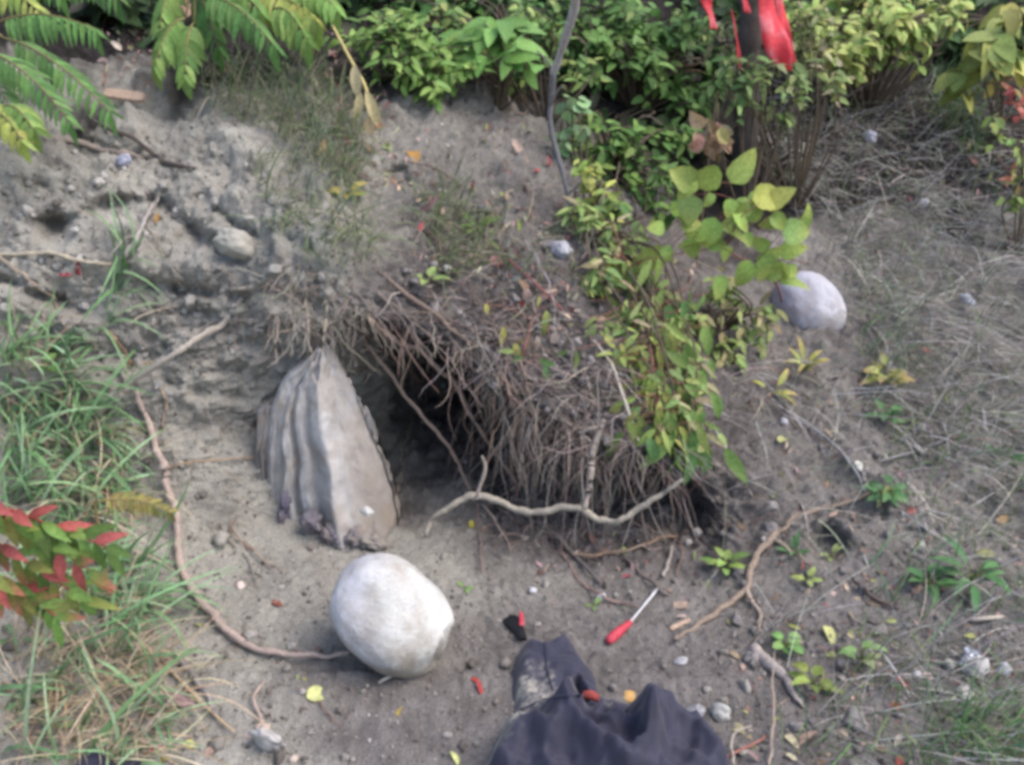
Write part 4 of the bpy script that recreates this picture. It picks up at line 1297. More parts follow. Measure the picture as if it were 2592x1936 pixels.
# ------------------------------------------------------------------ red ribbons tied round a dark post
def post():
    b = AT(1632, 185, 3.0)
    b = drop(b + np.array([0, 0, .5]))
    b[2] -= .05
    mb = MB()
    top = b + np.array([-.09, .16, 1.7])
    tube(mb, [b, (b + top) / 2 + [.015, 0, 0], top], [.042, .038, .036], (.075, .064, .056), n=16, step=.015, wig=.006)
    tag(mb.build('tree_trunk', M['bark'], origin=b), 'dark slender tree trunk with red ribbons at the top right', 'tree')
    return b


pb_ = post()


def ribbon(label, line, y, wid, tw=1.2):
    pts = [AT(px, py, y + dy) for px, py, dy in line]
    n = 40
    q = catmull(pts, np.linspace(0, len(pts) - 1, n))
    t = np.linspace(0, 1, n)
    wv = np.interp(t, np.linspace(0, 1, len(wid)), wid)
    ang = tw * np.sin(t * 4.2 + q[0, 0] * 9) * .7
    X = np.stack([np.cos(ang), np.sin(ang), np.zeros(n)], 1)
    nn = np.stack([np.sin(ang), -np.cos(ang), np.zeros(n)], 1)
    m = 7
    s = np.linspace(-1, 1, m)
    V = q[:, None] + X[:, None] * (wv[:, None] * s)[..., None] * .5 + nn[:, None] * (.22 * wv[:, None] * np.sin(s * 3.1 + t[:, None] * 6) * .5)[..., None]
    V = V.reshape(-1, 3)
    B = V + np.repeat(nn, m, 0) * .0009
    ix = np.arange(n * m).reshape(n, m)
    F = np.stack([ix[:-1, :-1], ix[1:, :-1], ix[1:, 1:], ix[:-1, 1:]], -1).reshape(-1, 4)
    rim = np.concatenate([ix[0], ix[1:, -1], ix[-1, -2::-1], ix[-2:0:-1, 0]])
    r2 = np.roll(rim, -1)
    mb = MB()
    mb.add(np.concatenate([V, B]), np.concatenate([F, F[:, ::-1] + n * m, np.stack([rim, r2, r2 + n * m, rim + n * m], -1)]), (1, 1, 1))
    tag(mb.build('ribbon', M['ribbon'], origin=q[0]), label, 'ribbon')


ribbon('broad red ribbon hanging down right of the dark trunk at the top', [(1655, -45, .0), (1660, 15, .0), (1668, 60, -.02), (1682, 110, -.03), (1698, 152, -.03)], 2.9, [.05, .06, .075, .085, .075, .03], .8)
ribbon('bright red ribbon tail behind the broad one at the top edge', [(1690, -45, .05), (1686, 5, .05), (1690, 50, .04), (1704, 100, .02), (1714, 135, 0)], 2.92, [.03, .045, .04, .03, .02])
ribbon('narrow red ribbon hanging left of the trunk at the top edge', [(1522, -45, .0), (1526, 0, .0), (1533, 30, 0), (1542, 62, 0)], 2.9, [.03, .036, .03, .022])
ribbon('short red ribbon end at the top edge just left of the trunk', [(1606, -45, 0), (1608, -10, 0), (1611, 15, 0), (1616, 28, 0)], 2.9, [.035, .035, .025, .015])
ribbon('thin pink ribbon tip hanging low beside the trunk', [(1580, 20, .0), (1588, 60, .0), (1593, 100, 0), (1598, 150, 0)], 2.9, [.004, .006, .014, .016, .012], 1.6)


# ------------------------------------------------------------------ plants
GREEN = [(.11, .27, .04), (.14, .31, .05), (.085, .22, .035)]
YEL = [(.36, .42, .05), (.44, .46, .06), (.27, .38, .045)]
BLU = [(.06, .20, .07), (.08, .24, .09)]
LIME = [(.21, .38, .05), (.26, .42, .06), (.17, .33, .045)]


def pick(p):
    return jit(p[R.integers(len(p))], .14)


def plant(name, label, cat, stems, leaves, base, group=None, leafname='foliage', stemcol=(.2, .15, .09), mat='leaf'):
    """stems: list of (pts, radii); leaves: Leaves"""
    e = empty(name, base)
    tag(e, label, cat, group)
    if stems:
        mb = MB()
        for pts, rad in stems:
            tube(mb, pts, rad, jit(stemcol, .1), n=5, step=.02)
        mb.build('stem', M['bark'], e, origin=base)
    mb = MB()
    leaves.into(mb)
    mb.build(leafname, M[mat], e, origin=base)
    return e


def frond(lv, pts, n, ln, wd, pal, both=True, droop=.35, start=.12, hang=.5, tipcol=None):
    """pinnate leaf: pairs of leaflets along a rachis"""
    Q = catmull(pts, np.linspace(0, len(pts) - 1, n + 2))
    T = np.gradient(Q, axis=0)
    for i in range(n + 2):
        t = i / (n + 1)
        if t < start:
            continue
        d = nrm(T[i])
        side = np.cross(d, [0, -.55, .85])
        side = nrm(side)
        s = (1 - .55 * abs(t - .45) ** 1.3 * 1.6)
        for sg in ((-1, 1) if both else (1,)):
            dd = nrm(side * sg + d * .55 + np.array([0, -.05, -hang]) + R.normal(0, .09, 3))
            lv.add(Q[i], dd, np.array([.1, -.6, .8]) + R.normal(0, .15, 3), ln * s * R.uniform(.85, 1.1), wd * s * R.uniform(.85, 1.15), pick(pal), droop * R.uniform(.6, 1.4), .25, 'lance', tip=tipcol)
    lv.add(Q[-1], nrm(T[-1] + [0, 0, -hang * .4]), [0, -.6, .8], ln * .9, wd, pick(pal), droop, .25, 'lance', tip=tipcol)


def arc(px0, py0, px1, py1, y0, y1, sag=.03, n=6):
    a, b = AT(px0, py0, y0), AT(px1, py1, y1)
    t = np.linspace(0, 1, n)[:, None]
    return a + (b - a) * t + np.array([0, 0, sag * 4]) * t * (1 - t)


def sumac(label, crown, fr, pal, group=None, name='sumac_plant', y=2.55):
    b = drop(AT(crown[0], crown[1], y) + np.array([0, .12, .3]))
    top = AT(crown[0], crown[1], y)
    lv = Leaves()
    st = [([b, (b + top) / 2 + [.01, 0, .02], top], [.008, .007, .005])]
    for (x0, y0, x1, y1, d0, d1, n, ln, wd, pl, hang) in fr:
        a = arc(x0, y0, x1, y1, y + d0, y + d1)
        st.append(([top, (top + a[0]) / 2 + [0, 0, .02], a[0]], [.0035, .003]))
        st.append((a, [.003, .0025, .0012]))
        frond(lv, a, n + 2, ln * .74, wd * .72, pl or pal, hang=hang)
    plant(name, label, 'plant', st, lv, b, group, stemcol=(.2, .17, .07))


sumac('ferny green sumac with drooping fronds in the top left corner', (-60, 60), [
    (-20, 55, 205, 62, .0, -.1, 14, .115, .022, GREEN, .9),
    (5, 80, 235, 240, -.1, -.25, 15, .105, .022, GREEN, .55),
    (-30, 110, 150, 262, -.2, -.32, 13, .10, .022, GREEN, .6),
    (-60, 120, 35, 260, -.15, -.25, 11, .10, .02, GREEN, .4),
    (-70, -30, 80, 20, .1, 0, 10, .11, .026, YEL, .6),
    (90, -60, 250, -10, .2, .1, 12, .12, .024, GREEN, .8),
    (0, -80, 130, -20, .15, .1, 10, .12, .026, GREEN, .8)], GREEN)
sumac('low yellow-green sumac shoot under the ferny fronds at the left edge', (-30, 235), [
    (0, 240, 70, 275, -.1, -.18, 5, .10, .034, LIME, .8),
    (-20, 255, 45, 300, -.12, -.2, 4, .095, .034, YEL, .8),
    (-60, 240, 10, 262, -.08, -.16, 5, .09, .03, YEL, .7)], LIME, y=2.35)
sumac('bright green sumac hanging over the bank edge left of the top centre', (430, -40), [
    (400, 40, 335, 140, -.05, -.15, 7, .115, .036, LIME, .9),
    (420, 50, 400, 160, -.05, -.2, 6, .11, .038, LIME, .9),
    (440, -10, 590, 95, -.05, -.2, 13, .12, .028, GREEN, .95),
    (425, -50, 560, 20, .0, -.1, 12, .12, .028, LIME, .9),
    (420, -20, 470, 100, .05, -.05, 8, .12, .03, GREEN, .8),
    (380, -30, 345, 60, .05, -.05, 7, .11, .03, LIME, .8)], LIME, y=2.75)
sumac('yellow-green broad-leaved sumac along the top edge left of centre', (640, -60), [
    (540, 0, 680, 40, -.05, -.12, 7, .14, .05, YEL, 1.0),
    (600, -20, 720, 10, -.0, -.1, 7, .13, .05, LIME, 1.0),
    (590, 20, 660, 80, -.1, -.15, 5, .14, .04, LIME, 1.0),
    (500, -40, 640, -10, .1, .05, 9, .13, .045, YEL, .9)], YEL, y=2.85)


def bush(label, base, blobs, n, ln, wd, pal, shape='ovate', y=2.8, group=None, name='bush', tip=None, stemcol=(.13, .1, .07), droop=.3, baseh=None, cat='bush', lean=(0, -.35, -.25), nseg=7):
    """blobs: (px, py, dy, rx, rz, ry) clusters in pixels/metres; twigs run from the base into every cluster"""
    b = drop(AT(base[0], base[1], y) + np.array([0, 0, .25]))
    b[2] -= .02
    lv, st = Leaves(), []
    tot = sum(q[3] * q[4] for q in blobs)
    for (px, py, dy, rx, rz, ry) in blobs:
        c = AT(px, py, min(y + dy, P(px, py)[1] - .045))
        k = max(3, int(n * rx * rz / tot))
        tw = max(2, k // 9)
        for _ in range(tw):
            v = R.normal(size=3)
            v = nrm(v) * R.uniform(.35, 1) ** .5
            e = c + v * [rx, ry, rz]
            m1 = b + (c - b) * .55 + R.normal(0, .05, 3) * [1, 1, .6] + [0, 0, .04]
            pts = catmull([b, m1, c + (e - c) * .25 + R.normal(0, .02, 3), e], np.linspace(0, 3, 16))
            st.append((pts, [.0045, .003, .0022, .001]))
            cnt = max(4, int(k / tw))
            for j in range(cnt):
                f = 1 - (j / cnt) * .45
                i = int(f * 15)
                p_ = pts[i] + R.normal(0, .012, 3)
                dr = nrm(pts[min(i + 1, 15)] - pts[max(i - 1, 0)])
                sd_ = nrm(np.cross(dr, [0, 0, 1.0])) * (1 if j % 2 else -1)
                d = nrm(dr * .4 + sd_ * .9 + np.array(lean) + R.normal(0, .35, 3))
                lv.add(p_, d, np.array([0, -.45, .8]) + R.normal(0, .3, 3), ln * R.uniform(.65, 1.15), wd * R.uniform(.7, 1.15), pick(pal), droop * R.uniform(.3, 1.6), .2, shape, tip=tip, n=nseg)
    return plant(name, label, cat, st, lv, b, group, stemcol=stemcol)


bush('small dense bright green bush hanging over the bank at top centre', (870, 40), [(830, 90, -.05, .16, .12, .1), (900, 130, -.1, .17, .11, .1), (960, 155, -.1, .12, .09, .08), (880, 95, .02, .15, .1, .1), (930, 165, -.14, .1, .06, .06)], 560, .05, .02, LIME, y=2.85)
bush('leafy green shoot with broad pointed leaves right of the small dense bush', (1070, -60), [(1060, 95, -.1, .10, .07, .07), (1030, 140, -.12, .09, .05, .06), (1100, 130, -.12, .09, .06, .06), (1090, 60, -.05, .1, .06, .08)], 60, .10, .052, [(.2, .42, .06), (.17, .36, .05)], y=2.9)
bush('dark leafy shrub along the top edge between the sumacs and the sapling', (1120, -160), [(880, -10, .3, .3, .1, .15), (1080, 10, .3, .3, .12, .15), (1160, 60, .3, .2, .14, .15), (760, 0, .35, .2, .1, .1), (980, -30, .2, .2, .07, .1)], 380, .075, .04, GREEN, y=3.2)
bush('big green leafy bush in the dark undergrowth at top right of centre', (1370, 250), [(1220, 40, -.05, .16, .13, .12), (1310, 90, -.1, .18, .14, .12), (1400, 130, -.1, .17, .14, .12), (1440, 60, 0, .2, .14, .14), (1480, 210, -.05, .14, .12, .1), (1330, 20, .1, .2, .1, .15), (1230, 150, .05, .1, .12, .1), (1530, 150, .1, .06, .12, .1)], 1000, .055, .026, [(.12, .27, .04), (.17, .33, .05), (.09, .2, .03), (.2, .36, .06)], y=3.2)
bush('lower tangle of green leaves spilling down the dark bank edge', (1330, 260), [(1300, 300, -.05, .1, .1, .07), (1370, 330, -.05, .12, .09, .07), (1440, 290, .0, .12, .09, .08), (1260, 250, 0, .07, .1, .06), (1420, 380, -.1, .1, .07, .06), (1260, 350, -.05, .08, .08, .06), (1340, 400, -.1, .08, .05, .05), (1320, 450, -.14, .07, .07, .05), (1420, 440, -.14, .08, .07, .05), (1360, 520, -.2, .06, .06, .04)], 460, .05, .022, [(.12, .25, .035), (.2, .34, .04), (.09, .2, .03)], y=2.85)
bush('round-leaved pale seedling stem in the dark gap by the sapling', (1260, 300), [(1240, 240, 0, .05, .05, .04), (1255, 285, 0, .04, .05, .04), (1215, 285, 0, .03, .03, .03)], 22, .045, .036, [(.22, .36, .13), (.26, .4, .16)], y=2.7, shape='round')
bush('airy yellow-green shoot hanging below the sapling foot', (1275, 390), [(1265, 360, -.05, .06, .07, .04), (1300, 420, -.05, .06, .06, .04), (1280, 470, -.08, .06, .05, .04)], 70, .045, .016, YEL, y=2.5, shape='lance')
bush('large yellow-green bush with fine leaves at the top right', (1900, 60), [(1780, 60, -.1, .2, .16, .14), (1870, 90, -.15, .22, .14, .14), (1940, 40, -.1, .2, .15, .14), (1820, 130, -.2, .16, .1, .1), (1980, 90, -.1, .14, .12, .1), (1740, 20, 0, .14, .12, .1), (2040, 20, .05, .16, .12, .12), (1870, -10, .05, .25, .12, .15)], 900, .062, .028, [(.46, .54, .1), (.56, .6, .14), (.38, .5, .08), (.28, .42, .07)], y=3.7, lean=(0, -.3, -.45))
bush('sparse yellow broad-leaved sapling in the top right corner', (2190, 160), [(2150, 70, -.1, .08, .12, .08), (2120, 130, -.1, .1, .1, .08), (2195, 30, 0, .1, .1, .08), (2090, 170, -.05, .08, .06, .06), (2180, 130, 0, .08, .09, .06)], 46, .13, .075, [(.5, .48, .07), (.4, .42, .06), (.3, .38, .06)], y=3.6, lean=(0, -.2, -.8))
bush('dark green undergrowth behind the trunk at the top right', (1700, 60), [(1560, 30, .3, .35, .25, .2), (1700, 60, .3, .3, .2, .2), (2000, 40, .5, .5, .3, .2), (2180, 60, .6, .4, .3, .2), (1760, 120, .1, .3, .12, .15), (2100, 100, .2, .3, .16, .15)], 900, .10, .05, [(.05, .11, .025), (.07, .15, .03)], y=4.0)
bush('dark green thicket filling the gap behind the big leafy bush', (1360, 150), [(1250, 120, .1, .3, .25, .15), (1400, 200, .1, .3, .22, .15), (1500, 100, .2, .3, .3, .2), (1330, 280, .1, .25, .15, .12), (1450, 300, .1, .2, .12, .12)], 700, .08, .045, [(.025, .055, .014), (.035, .075, .018), (.03, .03, .018)], y=3.2)
bush('dark leafy undergrowth along the top left edge behind the sumacs', (300, -20), [(60, 0, .2, .4, .2, .2), (260, 20, .3, .35, .16, .2), (700, 0, .3, .4, .14, .2), (500, 10, .3, .3, .12, .2), (960, 0, .3, .4, .12, .2)], 800, .10, .045, [(.03, .06, .018), (.04, .08, .02), (.05, .045, .03)], y=3.6)
bush('low leafy tangle at the foot of the dark trunk below the ribbons', (1640, 235), [(1600, 150, -.08, .1, .07, .05), (1650, 170, -.12, .1, .08, .05), (1720, 170, 0, .08, .06, .05), (1620, 220, -.1, .1, .06, .05), (1700, 240, -.05, .1, .06, .05)], 170, .05, .02, [(.14, .26, .05), (.26, .3, .1), (.22, .32, .07)], y=2.95)
bush('red-leaved twig at the right edge below the yellow sapling', (2240, 260), [(2200, 205, 0, .06, .05, .04), (2180, 240, 0, .04, .04, .03), (2205, 370, -.1, .04, .05, .03)], 26, .07, .024, [(.5, .08, .05), (.55, .16, .06), (.4, .3, .06)], y=3.3, shape='lance')
bush('green leafy weed at the right edge in the dry grass', (2230, 400), [(2200, 420, -.05, .08, .06, .05), (2210, 350, 0, .06, .06, .05), (2170, 290, 0, .06, .05, .05)], 60, .05, .022, [(.2, .32, .05), (.28, .36, .05)], y=3.0)

bush('straggly small-leaved vine trailing over the brow between the bushes', (1180, 130), [(1000, 60, 0, .12, .1, .06), (1150, 160, 0, .1, .09, .06), (1190, 60, 0, .1, .1, .06), (960, 30, .05, .14, .06, .06), (1240, 180, 0, .06, .1, .05), (1120, 30, 0, .1, .08, .06)], 320, .042, .02, [(.2, .34, .06), (.12, .24, .04), (.3, .38, .07)], y=2.95)
bush('straggly yellowing vine hanging between the big bush and the yellow one', (1760, 150), [(1740, 100, 0, .1, .1, .06), (1800, 170, 0, .1, .06, .06), (1550, 90, 0, .08, .1, .06), (1740, 40, 0, .08, .1, .06)], 200, .045, .02, [(.3, .38, .07), (.2, .28, .06), (.36, .32, .16)], y=3.1)

bush('thin leafy vine trailing down the bank between the sapling stem and the willow-like shoot', (1290, 430), [(1250, 470, -.06, .05, .06, .04), (1330, 520, -.08, .06, .07, .04), (1380, 600, -.1, .05, .07, .04), (1290, 600, -.08, .05, .07, .04), (1440, 720, -.12, .05, .08, .04), (1360, 700, -.1, .04, .06, .04), (1470, 800, -.12, .05, .09, .04), (1500, 900, -.12, .04, .08, .03), (1420, 640, -.1, .06, .07, .04), (1430, 880, -.12, .04, .06, .03)], 480, .055, .016, [(.26, .38, .07), (.36, .44, .1), (.18, .3, .06), (.42, .36, .16)], y=2.42)
bush('straggling vine with small yellowing leaves under the leaning sapling', (1560, 600), [(1560, 640, -.05, .07, .05, .04), (1640, 700, -.06, .07, .05, .04), (1500, 700, -.06, .05, .06, .04), (1600, 760, -.06, .06, .04, .04)], 190, .05, .018, [(.26, .38, .07), (.36, .44, .1), (.44, .4, .14)], y=2.4)

# thin sapling: grey upper stem, dark lower stem
sp = empty('sapling', P(1230, 440))
tag(sp, 'thin bare sapling stem rising from the bank to the top edge right of centre', 'sapling')
mb = MB()
tube(mb, [AT(1232, 445, 2.42), AT(1222, 400, 2.44), AT(1200, 320, 2.46), AT(1188, 270, 2.46), AT(1190, 220, 2.46), AT(1194, 160, 2.44)], [.005, .006, .007, .007, .0075, .008], (.17, .16, .165), n=8, wig=.002)
mb.build('lower_stem', M['bark'], sp, origin=np.array(sp.location))
mb = MB()
tube(mb, [AT(1194, 162, 2.44), AT(1206, 130, 2.42), AT(1225, 70, 2.36), AT(1240, 20, 2.32), AT(1250, -50, 2.26)], [.0075, .0095, .0105, .011, .0115], (.4, .37, .35), n=9, wig=.002)
tag(mb.build('upper_stem', M['bark'], sp, origin=np.array(sp.location)), 'paler, thicker upper stem')
for pp in ([(1196, 155), (1180, 130), (1160, 110)], [(1190, 225), (1205, 195), (1220, 185)], [(1226, 420), (1245, 405), (1262, 385)]):
    mb = MB()
    tube(mb, [AT(*pp[0], 2.45), AT(*pp[1], 2.43), AT(*pp[2], 2.42)], [.004, .003, .0018], (.2, .18, .16), n=6)
    mb.build('twig', M['bark'], sp, origin=np.array(sp.location))


# saplings on the right-hand lip of the hollow
def leafy(label, pix, y0, y1, leaves, ln, wd, pal, shape, name='sapling', stemcol=(.24, .11, .08), rad=(.0035, .003, .0016), tip=None, sub=(), n=9):
    ys = np.linspace(y0, y1, len(pix))
    b = P(*pix[0], .0)
    pts = [b] + [AT(px, py, min(yy, P(px, py)[1] - .035)) for (px, py), yy in zip(pix[1:], ys[1:])]
    st = [(pts, list(rad))]
    Q = catmull(pts, np.linspace(0, len(pts) - 1, 60))
    lv = Leaves()
    for sx in sub:
        st.append(([Q[int(sx[0] * 59)]] + [AT(px, py, yy) for px, py, yy in sx[1]], [rad[0] * .6, rad[-1] * .7]))
    for (px, py, ang, sc, col) in leaves:
        o, d = ray(px, py)
        i = int(np.argmin(np.linalg.norm(np.cross(Q - o, d), axis=1)))
        yy = min(Q[i][1] + R.uniform(-.04, .02), P(px, py)[1] - .03)
        p_ = AT(px, py, yy)
        a = math.radians(ang)
        dirv = np.array([math.cos(a), -.25 + R.normal(0, .15), math.sin(a)])
        st.append(([Q[i], (Q[i] + p_) / 2 + [0, 0, .008], p_], [.0012, .0009]))
        lv.add(p_, dirv, np.array([.1, -.85, .45]) + R.normal(0, .45, 3), ln * sc * R.uniform(.75, 1.2), wd * sc, jit(col or pal[R.integers(len(pal))], .1), R.uniform(.1, .6), R.uniform(.05, .5), shape, tip=tip, n=n, twist=R.uniform(-.6, .6))
    return plant(name, label, 'sapling', st, lv, b, stemcol=stemcol)


LG = [(.3, .47, .05), (.36, .5, .06), (.24, .42, .05)]
big = [(1560, 378, 190, 1.0, (.28, .4, .03)), (1580, 395, 60, 1.0, None), (1625, 430, 10, 1.15, (.5, .52, .05)), (1650, 445, 40, .9, (.55, .5, .06)), (1495, 420, -95, 1.1, (.3, .5, .1)), (1545, 470, 250, .9, None), (1690, 500, 5, 1.1, (.3, .48, .1)), (1720, 495, 60, .8, (.28, .4, .04)), (1530, 520, 185, 1.0, None),
       (1440, 545, 200, 1.0, (.4, .52, .05)), (1500, 400, 150, 1.0, (.22, .32, .03))]
for (px, py) in scatter([(1400, 520), (1480, 400), (1560, 370), (1640, 410), (1700, 470), (1760, 570), (1720, 640), (1640, 660), (1560, 620), (1480, 590), (1400, 600)], 42):
    big.append((px, py, R.choice([-90, -60, 200, 20, 160, -20]) + R.normal(0, 20), R.uniform(.45, .9), None))
leafy('sapling with large round yellow-green leaves leaning out over the right bank', [(1690, 660), (1676, 612), (1625, 572), (1563, 535), (1505, 470), (1500, 410)], 2.45, 2.2,
      big,  .088, .062, LG, 'ovate', sub=[(.6, [(1480, 545, 2.25), (1415, 560, 2.25)]), (.3, [(1690, 560, 2.35), (1750, 570, 2.35)]), (.6, [(1600, 470, 2.25), (1640, 440, 2.25)])], tip=(.42, .46, .06))
wl = []
for k in range(150):
    f = R.uniform(0, 1)
    px = np.interp(f, [0, .2, .45, .75, 1], [1436, 1425, 1408, 1376, 1340]) + R.normal(0, 46)
    py = 950 - 400 * f
    wl.append((px, py, -90 + R.normal(0, 28) + (20 if px > 1420 else -8), R.uniform(.6, 1.15), None))
leafy('reddish-stemmed sapling with narrow drooping willow-like leaves on the lip of the hollow', [(1440, 965), (1432, 927), (1419, 872), (1405, 746), (1376, 637), (1338, 525), (1320, 480)], 2.12, 2.28, wl, .082, .022, [(.26, .38, .05), (.36, .46, .08), (.18, .3, .05), (.44, .46, .08)], 'lance', n=7)
wl = []
for k in range(90):
    f = R.uniform(0, 1)
    px = np.interp(f, [0, .5, 1], [1485, 1470, 1440]) + R.normal(0, 34)
    py = 975 - 360 * f
    wl.append((px, py, -90 + R.normal(0, 25), R.uniform(.7, 1.25), None))
leafy('second narrow-leaved sapling with brighter green leaves at the right end of the lip', [(1500, 1000), (1490, 930), (1478, 850), (1462, 760), (1440, 690), (1425, 640)], 2.1, 2.2, wl, .08, .027, [(.26, .44, .07), (.26, .44, .1), (.14, .32, .08)], 'lance', n=7)
leafy('seedling with yellow and pink pointed leaves on the rooty bank', [(1125, 790), (1130, 760), (1140, 730), (1150, 690), (1165, 650)], 2.1, 2.16,
      [(1048, 655, -70, .7, (.45, .42, .08)), (1088, 705, -95, 1.0, (.48, .46, .07)), (1112, 740, -75, .9, (.5, .48, .08)), (1128, 730, -100, .7, (.42, .45, .08)), (1160, 725, -80, .9, (.5, .4, .32)), (1200, 715, -95, 1.0, (.6, .48, .42)), (1180, 670, -85, 1.0, (.4, .5, .09)), (1178, 690, -100, .9, (.36, .48, .08)), (1130, 770, 200, .8, (.12, .26, .06)), (1165, 775, -30, .9, (.14, .28, .07)), (1200, 765, 10, .8, (.14, .28, .06)), (1175, 790, -70, .9, (.12, .26, .08)), (1110, 760, 170, .8, (.2, .32, .06)), (1165, 640, -90, .6, (.5, .5, .15))],
      .052, .021, YEL, 'lance', name='seedling', n=7)


def weed(label, px, py, n, ln, wd, pal, shape='ovate', spread=1.0, rise=.6, stem=.0, name='weed', tip=None, lift=0.0, group=None, droop=.5):
    l, nn, D = hit(px, py)
    lv, st = Leaves(), []
    up = nrm(nn * .5 + np.array([0, -.1, .8]))
    for k in range(n):
        a = k * 2.4 + R.uniform(-.4, .4)
        d = nrm(np.array([math.cos(a), math.sin(a) * .8, 0]) * spread + up * rise * R.uniform(.5, 1.5))
        b = l + up * stem * (k + 1) / n
        if stem or R.random() < .7:
            s = b + d * ln * .35
            st.append(([b - up * .004, b + up * ln * .15 + d * ln * .2, s], [.0014, .001]))
        else:
            s = b
        lv.add(s, d, up, ln * R.uniform(.7, 1.15), wd * R.uniform(.8, 1.15), pick(pal), droop * R.uniform(.5, 1.5), .25, shape, tip=tip)
    if stem:
        st.append(([l - up * .01, l + up * stem * .5 + R.normal(0, .005, 3), l + up * stem], [.0022, .0016, .001]))
    return plant(name, label, 'weed', st, lv, l, group, stemcol=(.15, .18, .06))


BG = [(.1, .27, .07), (.13, .32, .09), (.08, .22, .06)]
weed('lone broad green leaf sprig in the grass at the left edge', 88, 800, 4, .05, .028, [(.2, .4, .07)])
weed('yellow-green leafy sprig on the dirt beside the right hollow', 1560, 1232, 9, .042, .02, [(.26, .38, .05), (.2, .34, .06)], stem=.03)
weed('round-leaved green weed on the dirt above the half-buried root piece', 1690, 1398, 7, .03, .022, [(.22, .4, .08), (.16, .34, .06)], 'round', stem=.02)
weed('yellowish two-leaved weed below the round-leaved one', 1762, 1492, 7, .042, .02, [(.3, .38, .05), (.25, .34, .05)], stem=.035)
weed('pale green weed with bent stalk left of the foil', 1862, 1438, 6, .036, .018, [(.34, .42, .14), (.22, .36, .1)], stem=.045)
weed('tall green rosette weed with long strap leaves on the right slope', 2095, 1262, 11, .085, .022, BG, 'lance', stem=.03, droop=.7)
weed('lower green clump beside the tall rosette weed', 2008, 1272, 12, .05, .022, BG, stem=.02)
weed('green leafy clump at the bend of the right-slope root', 1905, 1075, 12, .05, .022, BG, stem=.04)
weed('small green tuft on the slope above the long grey twig', 1908, 915, 9, .045, .02, BG, stem=.04)
weed('upright grassy weed with yellow tips in front of the sunken boulder', 1738, 800, 9, .075, .017, [(.24, .33, .05), (.4, .42, .06)], 'lance', rise=1.6, tip=(.5, .32, .06), droop=.6)
weed('yellow-tipped weed leaning at the foot of the sunken boulder', 1668, 850, 4, .07, .016, [(.33, .38, .05)], 'lance', tip=(.55, .34, .08))
weed('sparse yellow-green weed with an orange leaf right of the sunken boulder', 1905, 830, 12, .06, .026, [(.3, .36, .06), (.36, .36, .06)], stem=.05, tip=(.45, .25, .09))
weed('green weed beside the dark hole on the right slope', 1720, 1200, 8, .045, .014, BG, 'lance', rise=1.2)
weed('tiny yellow-green sprout under the right-slope root', 1740, 1258, 5, .028, .014, [(.32, .42, .07)], stem=.012)
weed('small pale sprout between the two slope roots', 1795, 1205, 5, .034, .012, [(.34, .4, .12)], 'lance', rise=1.1)
weed('small green sprout in the dirt at the far right', 2165, 1000, 6, .05, .014, BG, 'lance', rise=1.5)
weed('tiny green sprout on the dirt by the boulder', 1005, 1270, 3, .018, .008, [(.2, .36, .06)])
weed('little green sprout beside the screwdriver', 1280, 1310, 4, .022, .012, [(.22, .36, .08)])
weed('green sprout on the bank by the dead stalks', 752, 430, 6, .045, .018, [(.25, .34, .05), (.45, .36, .05)], stem=.02)
weed('leafy green sprig hanging on the bank left of the grey embedded stone', 1035, 500, 9, .05, .016, [(.24, .36, .06), (.16, .28, .06)], 'lance', rise=1.0)
weed('pale green leaf sprig on the bank above the burrow', 922, 610, 4, .045, .02, [(.3, .42, .09)])
weed('yellow-green sprout on the bank below the willow-like sapling', 1340, 770, 6, .06, .018, [(.4, .46, .08), (.3, .4, .06)], 'lance', rise=.8)

# red-tinged sumac leaves by the camera, lower left
lv, st = Leaves(), []
bs = P(-60, 1360)
RG_ = [(.14, .26, .03), (.2, .34, .04), (.12, .22, .03), (.28, .3, .04)]
for (x0, y0, x1, y1) in ((-30, 1080, 190, 1230), (-40, 1150, 175, 1290), (-30, 1230, 120, 1330), (20, 1100, 230, 1180)):
    a = np.array([AT(x0 + (x1 - x0) * t, y0 + (y1 - y0) * t, 1.34 + .05 * math.sin(t * 3)) for t in np.linspace(0, 1, 6)])
    st.append((a, [.0028, .0015]))
    st.append(([bs, (bs + a[0]) / 2 + [0, 0, .05], a[0]], [.004, .003]))
    for i, q_ in enumerate(catmull(a, np.linspace(0.3, 5, 8))):
        for sg in (-1, 1):
            red = R.random() < .3
            d = nrm(np.array([.35 + .25 * sg, -.25 - .1 * sg, -.8 if sg < 0 else .15]) + R.normal(0, .15, 3))
            lv.add(q_, d, [.1, -.7, .6], R.uniform(.06, .085), R.uniform(.018, .024), jit((.5, .06, .04), .15) if red and R.random() < .5 else pick(RG_), .3, .22, 'lance', tip=(.6, .08, .06) if red else None)
plant('sumac_plant', 'red-tinged sumac with green and scarlet leaflets at the lower left edge', 'plant', st, lv, bs, stemcol=(.35, .06, .05))
# yellow-brown frond
lv, st = Leaves(), []
a = np.array([AT(205 + 165 * t, 1085 + 25 * t - 20 * math.sin(t * 3), 1.5) for t in np.linspace(0, 1, 6)])
bs = drop(a[0])
st += [(a, [.002, .001]), ([bs, (bs + a[0]) / 2 + [-.01, 0, .01], a[0]], [.003, .002])]
frond(lv, a, 16, .034, .009, [(.25, .2, .035), (.3, .26, .04), (.2, .2, .04)], hang=.35)
plant('fern', 'small yellow-brown frond lying over the grass at left', 'plant', st, lv, bs, stemcol=(.3, .22, .08))

